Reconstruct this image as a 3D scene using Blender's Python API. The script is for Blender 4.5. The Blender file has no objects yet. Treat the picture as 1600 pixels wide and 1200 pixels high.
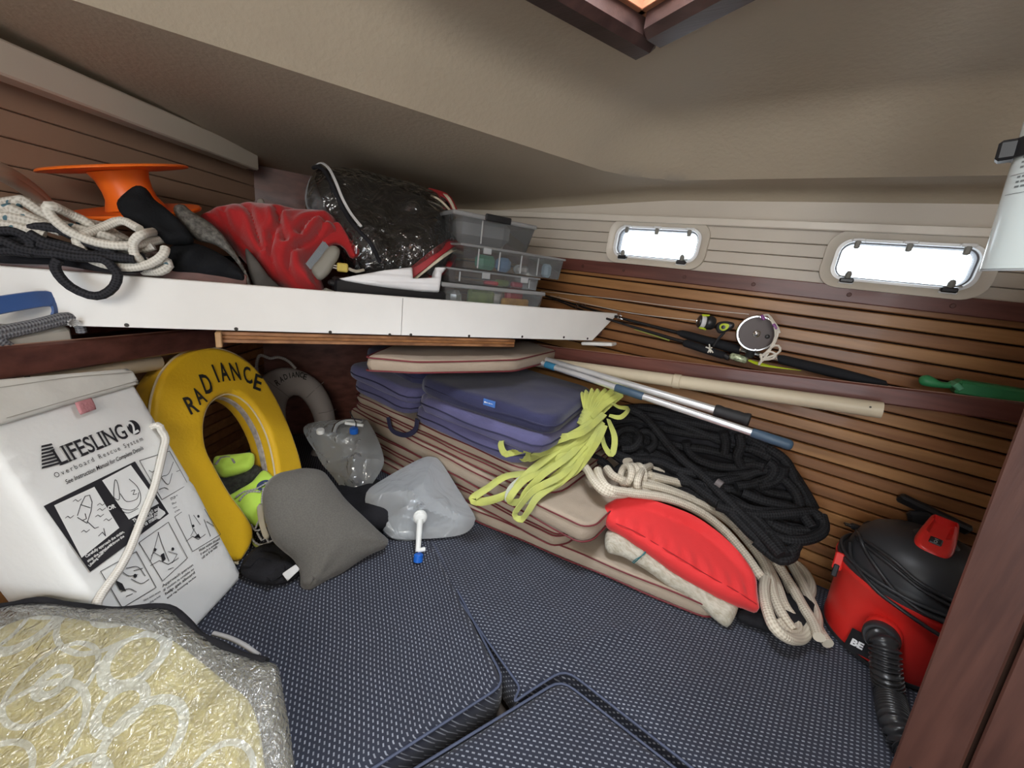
import bpy, math, random
import numpy as np
from mathutils import Vector, Matrix
from mathutils.geometry import delaunay_2d_cdt
random.seed(7); rng=np.random.RandomState(7)
SC=bpy.context.scene; COL=SC.collection
A3=np.array
# ------------------------------------------------------------------ camera
F=610.; H=.85
def _setup(vl=(-130,300),vr=(1847,558)):
    hd=A3([vr[0]-vl[0],vr[1]-vl[1]],float);hd/=np.linalg.norm(hd)
    n=A3([-hd[1],hd[0]]); d=n@(A3([800,600.])-A3(vl,float)); p=math.atan(d/F)
    up=A3([-n[0]*math.cos(p),-n[1]*math.cos(p),-math.sin(p)])
    lv=A3([vl[0]-800,vl[1]-600,F]);X=-lv/np.linalg.norm(lv);X=X-up*(X@up);X/=np.linalg.norm(X)
    return np.stack([X,np.cross(up,X),up])
R=_setup(); CAM=A3([0,0,H])
cd=bpy.data.cameras.new('camera');cd.sensor_width=36;cd.sensor_fit='HORIZONTAL';cd.lens=36*F/1600;cd.clip_start=.02
co=bpy.data.objects.new('camera',cd);COL.objects.link(co)
M=Matrix([list(R[i]*[1,-1,-1]) for i in range(3)]).to_4x4();M.translation=Vector(CAM);co.matrix_world=M
SC.camera=co
# ------------------------------------------------------------------ world, lights, exposure
SC.view_settings.view_transform='Standard';SC.view_settings.look='None'
SC.view_settings.gamma=1;SC.view_settings.use_curve_mapping=False
SC.view_settings.exposure=0.0
w=bpy.data.worlds.new('world');SC.world=w;w.use_nodes=True
w.node_tree.nodes['Background'].inputs[0].default_value=(.86,.93,1,1)
w.node_tree.nodes['Background'].inputs[1].default_value=5.0
def area(name,loc,target,sx,sy,power,col):
    l=bpy.data.lights.new(name,'AREA');l.shape='RECTANGLE';l.size=sx;l.size_y=sy;l.energy=power;l.color=col
    o=bpy.data.objects.new(name,l);COL.objects.link(o);o.location=loc
    o.rotation_euler=(Vector(target)-Vector(loc)).to_track_quat('-Z','Y').to_euler();return o
area('hatch_daylight',(-.24,.52,1.62),(-.24,.53,0),.5,.5,34,(.95,.98,1))
area('saloon_light',(.25,-.75,1.24),(-.7,.75,.3),.8,.4,15,(1,.93,.84))
# ------------------------------------------------------------------ pixel rays to real places
def ray(x,y): return R@A3([x-800,y-600,F])
def onpl(x,y,P,N): d=ray(x,y);return CAM+d*(((A3(P)-CAM)@A3(N))/(d@A3(N)))
def onz(x,y,z=0.): return onpl(x,y,(0,0,z),(0,0,1))
def ony(x,y,v): return onpl(x,y,(0,v,0),(0,1,0))
BA=A3([-.907,.422,0]);BA/=np.linalg.norm(BA)      # towards the bow
VA=A3([.422,.907,0]);VA/=np.linalg.norm(VA)       # to starboard
def bs(x,y,s): return onpl(x,y,BA*s,BA)
def atd(x,y,d): return CAM+ray(x,y)/F*d
def nrm(v): v=A3(v,float);return v/np.linalg.norm(v)
class PL:
    """a plane through three points; N looks to the camera"""
    def __init__(s,a,b,c):
        s.P=A3(a,float);s.U=nrm(A3(b)-s.P);n=nrm(np.cross(s.U,A3(c)-s.P))
        if n@(CAM-s.P)<0:n=-n
        s.N=n;s.V=np.cross(n,s.U)
    def at(s,x,y): return onpl(x,y,s.P,s.N)
    def uv(s,x,y): d=s.at(x,y)-s.P;return A3([d@s.U,d@s.V])
    def p(s,u,v,h=0): return s.P+s.U*u+s.V*v+s.N*h
    def shift(s,h):
        q=PL.__new__(PL);q.P=s.P+s.N*h;q.U=s.U;q.V=s.V;q.N=s.N;return q
HZ=lambda z:PL((0,0,z),(1,0,z),(0,1,z))
# ------------------------------------------------------------------ materials
MATS={}
def nt(name):
    m=bpy.data.materials.new(name);m.use_nodes=True;t=m.node_tree;return m,t,t.nodes['Principled BSDF']
def N_(t,k,**kw):
    n=t.nodes.new(k)
    for a,b in kw.items():
        if a.startswith('i_'): n.inputs[a[2:].replace('_',' ')].default_value=b
        else: setattr(n,a,b)
    return n
def c4(c): return (c[0],c[1],c[2],1)
def mat(name,col,rough=.5,metal=0,var=.12,vs=12,bump=0,bs_=120,coat=0,sheen=0,col2=None,stretch=(1,1,1),trans=0,ior=1.45,alpha=1):
    if name in MATS:return MATS[name]
    m,t,b=nt(name)
    tc=N_(t,'ShaderNodeTexCoord');mp=N_(t,'ShaderNodeMapping');mp.inputs['Scale'].default_value=stretch
    t.links.new(tc.outputs['Object'],mp.inputs[0])
    no=N_(t,'ShaderNodeTexNoise',i_Scale=vs,i_Detail=5.);t.links.new(mp.outputs[0],no.inputs['Vector'])
    rp=N_(t,'ShaderNodeValToRGB');c2=col2 or tuple(x*(1-var) for x in col)
    rp.color_ramp.elements[0].position=.35;rp.color_ramp.elements[1].position=.65
    rp.color_ramp.elements[0].color=c4(c2);rp.color_ramp.elements[1].color=c4(tuple(min(1,x*(1+var)) for x in col) if not col2 else col)
    t.links.new(no.outputs[0],rp.inputs[0]);t.links.new(rp.outputs[0],b.inputs['Base Color'])
    b.inputs['Roughness'].default_value=rough;b.inputs['Metallic'].default_value=metal
    b.inputs['Coat Weight'].default_value=coat;b.inputs['Coat Roughness'].default_value=.08
    b.inputs['Sheen Weight'].default_value=sheen;b.inputs['Transmission Weight'].default_value=trans;b.inputs['IOR'].default_value=ior
    b.inputs['Alpha'].default_value=alpha
    if rough>=.8:b.inputs['Specular IOR Level'].default_value=.22
    if bump:
        n2=N_(t,'ShaderNodeTexNoise',i_Scale=bs_,i_Detail=3.);t.links.new(mp.outputs[0],n2.inputs['Vector'])
        bp=N_(t,'ShaderNodeBump',i_Strength=bump,i_Distance=.004);t.links.new(n2.outputs[0],bp.inputs['Height']);t.links.new(bp.outputs[0],b.inputs['Normal'])
    MATS[name]=m;return m
def wood(name,c1,c2,rough=.4,scale=6,axis=0,coat=.15):
    st=[14,14,14];st[axis]=1.2
    return mat(name,c1,rough,col2=c2,vs=scale,stretch=tuple(st),bump=.06,bs_=20,coat=coat)
def weave(name,base,dash,scale,rot=0,rough=.85,mort=.045):
    if name in MATS:return MATS[name]
    m,t,b=nt(name)
    tc=N_(t,'ShaderNodeTexCoord');mp=N_(t,'ShaderNodeMapping');mp.inputs['Rotation'].default_value=(0,0,rot)
    sx=N_(t,'ShaderNodeSeparateXYZ');t.links.new(tc.outputs['Object'],sx.inputs[0]);cx=N_(t,'ShaderNodeCombineXYZ')
    for i,k in ((0,.55),(1,.83)):
        ma=N_(t,'ShaderNodeMath',operation='MULTIPLY_ADD');t.links.new(sx.outputs[2],ma.inputs[0]);ma.inputs[1].default_value=k;t.links.new(sx.outputs[i],ma.inputs[2]);t.links.new(ma.outputs[0],cx.inputs[i])
    t.links.new(cx.outputs[0],mp.inputs[0])
    br=N_(t,'ShaderNodeTexBrick',i_Scale=scale);br.offset=.5
    br.inputs['Brick Width'].default_value=.105;br.inputs['Row Height'].default_value=.075;br.inputs['Mortar Size'].default_value=.0295;br.inputs['Mortar Smooth'].default_value=.25
    br.inputs['Color1'].default_value=c4(dash);br.inputs['Color2'].default_value=c4([x*.7 for x in dash]);br.inputs['Mortar'].default_value=c4(base)
    t.links.new(mp.outputs[0],br.inputs['Vector'])
    no=N_(t,'ShaderNodeTexNoise',i_Scale=5.,i_Detail=3.);t.links.new(mp.outputs[0],no.inputs['Vector'])
    mx=N_(t,'ShaderNodeMix',data_type='RGBA',blend_type='MULTIPLY');mx.inputs[0].default_value=.35
    t.links.new(br.outputs['Color'],mx.inputs[6]);t.links.new(no.outputs[0],mx.inputs[7])
    t.links.new(mx.outputs[2],b.inputs['Base Color'])
    bp=N_(t,'ShaderNodeBump',i_Strength=.25,i_Distance=.001);bp.invert=True;t.links.new(br.outputs['Fac'],bp.inputs['Height']);t.links.new(bp.outputs[0],b.inputs['Normal'])
    b.inputs['Roughness'].default_value=rough;b.inputs['Sheen Weight'].default_value=.15
    MATS[name]=m;return m
def ropemat(name,c1,c2,rough=.75,fleck=None,k=420.,bump=.6,nu=4):
    """braid laid along the rope by its UVs (u around, v metres along)"""
    if name in MATS:return MATS[name]
    m,t,b=nt(name)
    uv=N_(t,'ShaderNodeUVMap');sp=N_(t,'ShaderNodeSeparateXYZ');t.links.new(uv.outputs[0],sp.inputs[0])
    def mth(op,a,bv=None):
        n=N_(t,'ShaderNodeMath',operation=op)
        for i,x in enumerate((a,bv)):
            if x is None:continue
            if isinstance(x,(int,float)):n.inputs[i].default_value=x
            else:t.links.new(x,n.inputs[i])
        return n.outputs[0]
    u=mth('MULTIPLY',sp.outputs[0],2*math.pi*nu);v=mth('MULTIPLY',sp.outputs[1],k)
    s=mth('MULTIPLY',mth('SINE',mth('ADD',u,v)),mth('SINE',mth('SUBTRACT',u,v)))
    h=mth('ADD',mth('MULTIPLY',s,.5),.5)
    rp=N_(t,'ShaderNodeValToRGB');rp.color_ramp.elements[0].position=.15;rp.color_ramp.elements[1].position=.6
    rp.color_ramp.elements[0].color=c4(c2);rp.color_ramp.elements[1].color=c4(c1);t.links.new(h,rp.inputs[0])
    out=rp.outputs[0]
    if fleck:
        f=mth('GREATER_THAN',mth('MULTIPLY',mth('SINE',mth('ADD',mth('MULTIPLY',sp.outputs[0],6.283),mth('MULTIPLY',sp.outputs[1],95.))),mth('SINE',mth('MULTIPLY',sp.outputs[1],160.))),.86)
        mx=N_(t,'ShaderNodeMix',data_type='RGBA');t.links.new(f,mx.inputs[0]);t.links.new(out,mx.inputs[6]);mx.inputs[7].default_value=c4(fleck);out=mx.outputs[2]
    t.links.new(out,b.inputs['Base Color'])
    bp=N_(t,'ShaderNodeBump',i_Strength=bump,i_Distance=.0015);t.links.new(h,bp.inputs['Height']);t.links.new(bp.outputs[0],b.inputs['Normal'])
    b.inputs['Roughness'].default_value=rough;b.inputs['Specular IOR Level'].default_value=.2;MATS[name]=m;return m
def clearmat(name,col,alpha,rough=.15,bump=0,bsc=20,white=0.,spec=1.):
    """thin clear or milky plastic film: see-through, a little body colour, crisp gloss"""
    if name in MATS:return MATS[name]
    m,t,b=nt(name);t.nodes.remove(b);out=t.nodes['Material Output']
    tr=N_(t,'ShaderNodeBsdfTransparent');tr.inputs[0].default_value=c4(col)
    df=N_(t,'ShaderNodeBsdfPrincipled');df.inputs['Base Color'].default_value=c4(col);df.inputs['Roughness'].default_value=.5
    tl=N_(t,'ShaderNodeBsdfTranslucent');tl.inputs[0].default_value=c4(col)
    gl=N_(t,'ShaderNodeBsdfGlossy');gl.inputs['Roughness'].default_value=rough
    m0=N_(t,'ShaderNodeMixShader');m0.inputs[0].default_value=.45;t.links.new(df.outputs[0],m0.inputs[1]);t.links.new(tl.outputs[0],m0.inputs[2])
    m1=N_(t,'ShaderNodeMixShader');m1.inputs[0].default_value=alpha;t.links.new(tr.outputs[0],m1.inputs[1]);t.links.new(m0.outputs[0],m1.inputs[2])
    fr=N_(t,'ShaderNodeFresnel',i_IOR=1.5);ml=N_(t,'ShaderNodeMath',operation='MULTIPLY');ml.inputs[1].default_value=spec;t.links.new(fr.outputs[0],ml.inputs[0])
    m2=N_(t,'ShaderNodeMixShader');t.links.new(ml.outputs[0],m2.inputs[0]);t.links.new(m1.outputs[0],m2.inputs[1]);t.links.new(gl.outputs[0],m2.inputs[2])
    if bump:
        tc=N_(t,'ShaderNodeTexCoord');no=N_(t,'ShaderNodeTexNoise',i_Scale=bsc,i_Detail=2.,i_Distortion=1.5);t.links.new(tc.outputs['Object'],no.inputs['Vector'])
        bp=N_(t,'ShaderNodeBump',i_Strength=bump,i_Distance=.02);t.links.new(no.outputs[0],bp.inputs['Height'])
        for q in (gl,df,fr):t.links.new(bp.outputs[0],q.inputs['Normal'])
    t.links.new(m2.outputs[0],out.inputs[0]);MATS[name]=m;return m
# ------------------------------------------------------------------ objects
def tag(o,label=None,cat=None,group=None,kind=None):
    if label:o['label']=label
    if cat:o['category']=cat
    if group:o['group']=group
    if kind:o['kind']=kind
    return o
def link(name,verts,faces,m,parent=None,uvs=None,smooth=True,angle=50):
    me=bpy.data.meshes.new(name);me.from_pydata([tuple(map(float,v)) for v in verts],[],[tuple(map(int,f)) for f in faces]);me.validate()
    if uvs is not None and len(me.polygons)==len(faces):
        ul=me.uv_layers.new(name='UVMap');k=0
        for f in uvs:
            for c in f: ul.data[k].uv=c;k+=1
    me.materials.append(m)
    if smooth:
        me.polygons.foreach_set('use_smooth',[True]*len(me.polygons))
        if angle<180:me.set_sharp_from_angle(angle=math.radians(angle))
    o=bpy.data.objects.new(name,me);COL.objects.link(o)
    if parent:o.parent=parent;o.matrix_parent_inverse=Matrix.Translation(parent.location).inverted() if parent.type=='EMPTY' else Matrix()
    return o
def thing(name,loc,label,cat,group=None):
    o=bpy.data.objects.new(name,None);COL.objects.link(o);o.location=Vector([float(x) for x in loc]);o.empty_display_size=.05
    return tag(o,label,cat,group)
class MB:
    def __init__(s):s.v=[];s.f=[];s.uv=[]
    def add(s,v,f,uv=None):
        k=len(s.v);s.v+=[tuple(map(float,p)) for p in v];s.f+=[tuple(i+k for i in q) for q in f]
        s.uv+=uv if uv else [[(0,0)]*len(q) for q in f]
    def build(s,name,m,parent=None,smooth=True,angle=50):return link(name,s.v,s.f,m,parent,s.uv,smooth,angle)
def frame_box(mb,O,U,V,N,su,sv,sn,bev=0):
    """box centred on O with half sizes su,sv,sn; corners chamfered by bev"""
    O,U,V,N=map(A3,(O,U,V,N))
    if bev<=0:
        vs=[O+U*a*su+V*b*sv+N*c*sn for a in(-1,1) for b in(-1,1) for c in(-1,1)]
        mb.add(vs,[(0,1,3,2),(4,6,7,5),(0,4,5,1),(2,3,7,6),(0,2,6,4),(1,5,7,3)]);return
    b=min(bev,su*.9,sv*.9,sn*.9);vs=[];idx={}
    for a in(-1,1):
        for c in(-1,1):
            for e in(-1,1):
                for k,(x,y,z) in enumerate([(su,sv-b,sn-b),(su-b,sv,sn-b),(su-b,sv-b,sn)]):
                    idx[a,c,e,k]=len(vs);vs.append(O+U*a*x+V*c*y+N*e*z)
    fs=[]
    for a in(-1,1):
        fs.append([idx[a,-1,-1,0],idx[a,1,-1,0],idx[a,1,1,0],idx[a,-1,1,0]])
        fs.append([idx[-1,a,-1,1],idx[1,a,-1,1],idx[1,a,1,1],idx[-1,a,1,1]])
        fs.append([idx[-1,-1,a,2],idx[1,-1,a,2],idx[1,1,a,2],idx[-1,1,a,2]])
        for c in(-1,1):
            fs.append([idx[a,c,-1,0],idx[a,c,1,0],idx[a,c,1,1],idx[a,c,-1,1]])
            fs.append([idx[a,-1,c,0],idx[a,1,c,0],idx[a,1,c,2],idx[a,-1,c,2]])
            fs.append([idx[-1,a,c,1],idx[1,a,c,1],idx[1,a,c,2],idx[-1,a,c,2]])
            for e in(-1,1):fs.append([idx[a,c,e,0],idx[a,c,e,1],idx[a,c,e,2]])
    out=[]
    for f in fs:   # orient outwards
        P=[A3(vs[i]) for i in f];n=np.cross(P[1]-P[0],P[2]-P[0]);c=sum(P)/len(P)-O
        out.append(f if n@c>0 else f[::-1])
    mb.add(vs,out)
def box(name,c,s,m,parent=None,rz=0,bev=.003,U=None,V=None):
    if U is None:U=A3([math.cos(rz),math.sin(rz),0]);V=A3([-math.sin(rz),math.cos(rz),0])
    mb=MB();frame_box(mb,c,U,V,np.cross(U,V),s[0]/2,s[1]/2,s[2]/2,bev);return mb.build(name,m,parent,smooth=False)
def bar(name,a,b,wid,thk,m,parent=None,side=(0,0,1),bev=.002,mb=None):
    """board from a to b; side gives the direction of its width"""
    a,b=A3(a,float),A3(b,float);U=nrm(b-a);V=A3(side,float);V=nrm(V-U*(V@U));own=mb is None
    if own:mb=MB()
    frame_box(mb,(a+b)/2,U,V,np.cross(U,V),np.linalg.norm(b-a)/2,wid/2,thk/2,bev)
    if own:return mb.build(name,m,parent,smooth=False)
def catmull(P,closed=False,step=.01):
    P=[A3(p,float) for p in P];n=len(P);out=[]
    if n==2 and not closed:
        k=max(1,int(np.linalg.norm(P[1]-P[0])/step));return [P[0]+(P[1]-P[0])*i/k for i in range(k+1)]
    segs=n if closed else n-1
    for i in range(segs):
        p1,p2=P[i],P[(i+1)%n]
        p0=P[i-1] if (i>0 or closed) else 2*p1-p2
        p3=P[(i+2)%n] if (i+2<n or closed) else 2*p2-p1
        k=max(2,int(np.linalg.norm(p2-p1)/step))
        for j in range(k):
            t=j/k;out.append(.5*((2*p1)+(-p0+p2)*t+(2*p0-5*p1+4*p2-p3)*t*t+(-p0+3*p1-3*p2+p3)*t**3))
    if not closed:out.append(P[-1])
    return out
def frames(pts,closed=False,up=None):
    n=len(pts);T=[]
    for i in range(n):
        a=pts[i-1] if (i>0 or closed) else pts[i];b=pts[(i+1)%n] if (i<n-1 or closed) else pts[i]
        T.append(nrm(b-a) if np.linalg.norm(b-a)>1e-9 else A3([1,0,0]))
    if up is None:up=A3([0,0,1.]) if abs(T[0][2])<.9 else A3([1.,0,0])
    N=nrm(up-T[0]*(up@T[0]));out=[]
    for i in range(n):
        N=N-T[i]*(N@T[i]);N=nrm(N);out.append((T[i],N,np.cross(T[i],N)))
    return out
def tube(mb,P,r,closed=False,seg=8,step=.01,smooth=True,caps=True,flat=1.,up=None):
    pts=catmull(P,closed,step) if smooth else [A3(p,float) for p in P]
    fr=frames(pts,closed,up);n=len(pts);vs=[];L=0.;ls=[]
    for i,(p,(T,N,B)) in enumerate(zip(pts,fr)):
        if i:L+=np.linalg.norm(p-pts[i-1])
        ls.append(L);rr=r(i/max(1,n-1)) if callable(r) else r
        for k in range(seg):
            a=2*math.pi*k/seg;vs.append(p+N*math.cos(a)*rr*flat+B*math.sin(a)*rr)
    fs=[];uv=[]
    for i in range(n if closed else n-1):
        j=(i+1)%n;lj=ls[j] if j else L+np.linalg.norm(pts[0]-pts[-1])
        for k in range(seg):
            q=(k+1)%seg;fs.append((i*seg+k,j*seg+k,j*seg+q,i*seg+q))
            uv.append([(k/seg,ls[i]),(k/seg,lj),((k+1)/seg,lj),((k+1)/seg,ls[i])])
    if caps and not closed:
        fs.append(tuple(range(seg)));uv.append([(0,0)]*seg);fs.append(tuple((n-1)*seg+k for k in reversed(range(seg))));uv.append([(0,0)]*seg)
    mb.add(vs,fs,uv)
def tubeobj(name,P,r,m,parent=None,**kw):
    mb=MB();tube(mb,P,r,**kw);return mb.build(name,m,parent)
def ribbon(mb,P,wid,thk,nrms,step=.008,twist=None):
    """flat webbing along P with the face turned to nrms (one or per control point)"""
    pts=catmull(P,False,step);n=len(pts)
    if A3(nrms).ndim==1:nn=[A3(nrms,float)]*n
    else:
        k=len(nrms);nn=[]
        for i in range(n):
            t=i/(n-1)*(k-1);j=min(int(t),k-2);nn.append(nrm(A3(nrms[j])*(1-(t-j))+A3(nrms[j+1])*(t-j)))
    vs=[]
    for i,p in enumerate(pts):
        T=pts[min(i+1,n-1)]-pts[max(i-1,0)];T=nrm(T) if np.linalg.norm(T)>1e-9 else A3([1,0,0])
        N=nn[i]-T*(nn[i]@T);N=nrm(N) if np.linalg.norm(N)>1e-6 else A3([0,0,1.]);B=np.cross(T,N)
        for a,b in((-1,-1),(-.9,1),(.9,1),(1,-1)):vs.append(p+B*a*wid/2+N*b*thk/2)
    fs=[]
    for i in range(n-1):
        for k in range(4):
            q=(k+1)%4;fs.append((i*4+k,i*4+q,i*4+4+q,i*4+4+k))
    fs+=[(3,2,1,0),tuple((n-1)*4+k for k in range(4))];mb.add(vs,fs)
def lathe(mb,prof,O,Ax,seg=32,X=None):
    """profile [(r,h)..] turned about axis Ax at O"""
    O=A3(O,float);Ax=nrm(Ax);X=nrm(np.cross(Ax,[.3,.5,.81])) if X is None else X;Y=np.cross(Ax,X);vs=[];fs=[]
    for r,h in prof:
        for k in range(seg):
            a=2*math.pi*k/seg;vs.append(O+Ax*h+X*math.cos(a)*r+Y*math.sin(a)*r)
    for i in range(len(prof)-1):
        for k in range(seg):
            q=(k+1)%seg;fs.append((i*seg+k,i*seg+q,(i+1)*seg+q,(i+1)*seg+k))
    if prof[0][0]>1e-6:fs.append(tuple(reversed(range(seg))))
    if prof[-1][0]>1e-6:fs.append(tuple((len(prof)-1)*seg+k for k in range(seg)))
    mb.add(vs,fs)
def latheobj(name,prof,O,Ax,m,parent=None,seg=32,angle=40):
    mb=MB();lathe(mb,prof,O,Ax,seg);return mb.build(name,m,parent,angle=angle)
def segdist(P,A,B):
    d=np.full(len(P),1e9)
    for a,b in zip(A,B):
        ab=b-a;L=ab@ab
        if L<1e-14:continue
        t=np.clip(((P-a)@ab)/L,0,1);q=a+t[:,None]*ab;d=np.minimum(d,np.sqrt(((P-q)**2).sum(1)))
    return d
def inside(P,poly):
    x,y=P[:,0],P[:,1];r=np.zeros(len(P),bool);n=len(poly)
    for i in range(n):
        x1,y1=poly[i];x2,y2=poly[(i+1)%n]
        if y1==y2:continue
        c=((y1>y)!=(y2>y))&(x<(x2-x1)*(y-y1)/(y2-y1)+x1);r^=c
    return r
def resample(poly,step):
    poly=[A3(p,float) for p in poly];out=[]
    for i in range(len(poly)):
        a,b=poly[i],poly[(i+1)%len(poly)];k=max(1,int(round(np.linalg.norm(b-a)/step)))
        out+=[a+(b-a)*j/k for j in range(k)]
    return A3(out)
def vnoise(P,sc,seed=0):
    """smooth value noise in 2-D, -1..1"""
    P=A3(P)*sc+seed*17.31;i=np.floor(P).astype(int);f=P-i;f=f*f*(3-2*f)
    def h(a,b):
        n=(a*374761393+b*668265263+seed*144665)&0x7fffffff;n=((n^(n>>13))*1274126177)&0x7fffffff;return ((n^(n>>16))&0xffff)/32768.-1
    a=h(i[:,0],i[:,1]);b=h(i[:,0]+1,i[:,1]);c=h(i[:,0],i[:,1]+1);d=h(i[:,0]+1,i[:,1]+1)
    return (a*(1-f[:,0])+b*f[:,0])*(1-f[:,1])+(c*(1-f[:,0])+d*f[:,0])*f[:,1]
def puff(name,outl,pl,front,back,D,m,parent=None,res=.015,disp=None,p=2.,round_=True,ret=False,angle=None):
    """a stuffed or solid body: outline (plane coordinates), rising to `front` towards the
    camera and `back` behind within distance D of the edge; disp(uv,depth01) adds folds"""
    o2=[A3(q,float) for q in outl]
    if round_:o2=[A3(q[:2]) for q in catmull([tuple(q)+(0,) for q in o2],True,res)]
    B=resample(o2,res);A_=B;B_=np.roll(B,-1,0)
    # grid and inner rings
    lo,hi=B.min(0),B.max(0);gx=np.arange(lo[0],hi[0],res);gy=np.arange(lo[1],hi[1],res*.87);G=[]
    for j,y in enumerate(gy):G+=[(x+(res/2 if j%2 else 0),y) for x in gx]
    G=A3(G);G=G[inside(G,B)] if len(G) else G;d=segdist(G,A_,B_) if len(G) else np.zeros(0)
    Dk=min(D,res*4);G=G[d>max(res*.6,min(D*.85,res*1.2))] if len(G) else G
    t=np.roll(B,-1,0)-np.roll(B,1,0);t/=np.maximum(np.linalg.norm(t,axis=1)[:,None],1e-9);area_=0.5*np.sum(B[:,0]*np.roll(B[:,1],-1)-np.roll(B[:,0],-1)*B[:,1])
    n=np.stack([-t[:,1],t[:,0]],1)*(1 if area_>0 else -1);rings=[]
    for fr_ in (.06,.22,.5,.85):
        off=D*fr_
        if off>res*1.3 and fr_>.3:break
        Q=B+n*off;dd=segdist(Q,A_,B_);ok=(dd>off*.93)&inside(Q,B);rings.append(Q[ok])
    pts=np.concatenate([B]+rings+([G] if len(G) else []));nb=len(B)
    r=delaunay_2d_cdt([Vector(q) for q in pts],[(i,(i+1)%nb) for i in range(nb)],[],1,1e-7)
    V2=A3([tuple(v) for v in r[0]]);T=r[2];dist=segdist(V2,A_,B_);x=np.clip(dist/D,0,1)
    pr=(1-(1-x)**p)**(1/p);edge=dist<1e-6
    dz=disp(V2,x) if disp is not None else np.zeros(len(V2));dz=np.where(edge,0,dz)
    hf=front*pr+dz;hb=-back*pr
    vs=[pl.p(u,v,h) for (u,v),h in zip(V2,hf)];back_i=[];k=len(vs)
    for i,(u,v) in enumerate(V2):
        if edge[i]:back_i.append(i)
        else:back_i.append(k);vs.append(pl.p(u,v,hb[i]));k+=1
    fs=[]
    for f in T:
        a=V2[f[0]];b=V2[f[1]];c=V2[f[2]]
        if (b-a)[0]*(c-a)[1]-(b-a)[1]*(c-a)[0]<0:f=f[::-1]
        fs.append(tuple(f));g=tuple(back_i[i] for i in reversed(f))
        if len(set(g))==3 and not all(edge[i] for i in f):fs.append(g)
    return link(name,vs,fs,m,parent,angle=angle or (60 if p<3 else 180))
def pxo(pl,pts): return [pl.uv(x,y) for x,y in pts]
def strokes(mb,polys,wid,pl,h=.0008,closed=False,px=True,step=.004,smooth=False):
    for P in polys:
        Q=[pl.uv(x,y) if px else A3(x_y) for x_y in P for (x,y) in [x_y]]
        Q3=[pl.p(q[0],q[1],h) for q in Q]
        if smooth:Q3=catmull(Q3,closed,step)
        elif closed:Q3=Q3+[Q3[0]]
        for a,b in zip(Q3[:-1],Q3[1:]):
            L=np.linalg.norm(b-a)
            if L<1e-6:continue
            T=(b-a)/L;S=np.cross(pl.N,T)*wid/2;a=a-T*wid*.3;b=b+T*wid*.3
            mb.add([a-S,b-S,b+S,a+S],[(0,1,2,3)])
def patch(mb,pts,pl,h=.0006,px=True):
    Q=[pl.uv(x,y) if px else (x,y) for x,y in pts];mb.add([pl.p(q[0],q[1],h) for q in Q],[tuple(range(len(Q)))])
_tc={}
def textmesh(s,bold=0,shear=0):
    k=(s,bold,shear)
    if k in _tc:return _tc[k]
    c=bpy.data.curves.new('t','FONT');c.body=s;c.size=1;c.offset=bold;c.shear=shear;c.resolution_u=3
    o=bpy.data.objects.new('t',c);COL.objects.link(o);bpy.context.view_layer.update()
    me=bpy.data.meshes.new_from_object(o.evaluated_get(bpy.context.evaluated_depsgraph_get()))
    V=A3([tuple(v.co) for v in me.vertices]) if len(me.vertices) else np.zeros((0,3));Fs=[tuple(p.vertices) for p in me.polygons]
    bpy.data.objects.remove(o);bpy.data.curves.remove(c);bpy.data.meshes.remove(me);_tc[k]=(V,Fs);return V,Fs
def text(mb,s,a,b,pl,hs=1.,h=.0009,bold=0,shear=0,up=None,px=True,hpx=None):
    """text whose baseline runs from a to b on the plane; hs stretches the height"""
    V,Fs=textmesh(s,bold,shear)
    if not len(V):return
    A_=pl.uv(*a) if px else A3(a,float);B_=pl.uv(*b) if px else A3(b,float)
    x0,x1=V[:,0].min(),V[:,0].max();sc=np.linalg.norm(B_-A_)/(x1-x0);U=(B_-A_)/np.linalg.norm(B_-A_);W=A3([-U[1],U[0]])
    if px and W@(pl.uv(a[0],a[1]-10)-A_)<0:W=-W
    pts=[A_+U*(v[0]-x0)*sc+W*v[1]*sc*hs for v in V];mb.add([pl.p(q[0],q[1],h) for q in pts],Fs)
# ================================================================== materials used in several places
teak=[wood('teak_%d'%i,c1,c2,.42,3.,0) for i,(c1,c2) in enumerate([((.36,.165,.058),(.25,.105,.036)),((.30,.132,.048),(.20,.085,.03)),((.42,.21,.075),(.29,.135,.045))])]
mahog=wood('mahogany',(.16,.055,.04),(.095,.03,.022),.4,3.,0)
mahogY=wood('mahogany_dark',(.15,.055,.04),(.08,.028,.02),.42,3.,1)
posty=wood('varnished_mahogany',(.125,.052,.037),(.075,.030,.022),.45,3.,2)
liner=mat('headliner',(.43,.362,.27),.62,var=.04,vs=3,bump=.25,bs_=90)
panelm=mat('cream_panel',(.56,.50,.42),.42,var=.04,vs=4,bump=.08,bs_=60)
whitep=mat('white_laminate',(.80,.79,.76),.3,var=.03,vs=6)
blackp=mat('black_plastic',(.018,.018,.02),.35,var=.2)
blackr=mat('black_rubber',(.02,.02,.022),.6,var=.2,bump=.1)
blackcl=mat('black_cloth',(.016,.016,.019),.9,var=.3,bump=.4,bs_=200)
steel=mat('polished_steel',(.7,.7,.7),.2,metal=1,var=.05)
alu=mat('brushed_aluminium',(.78,.79,.8),.32,metal=.6,var=.04)
gapm=mat('dark_gap',(.03,.015,.01),.9,var=.2)
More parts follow.
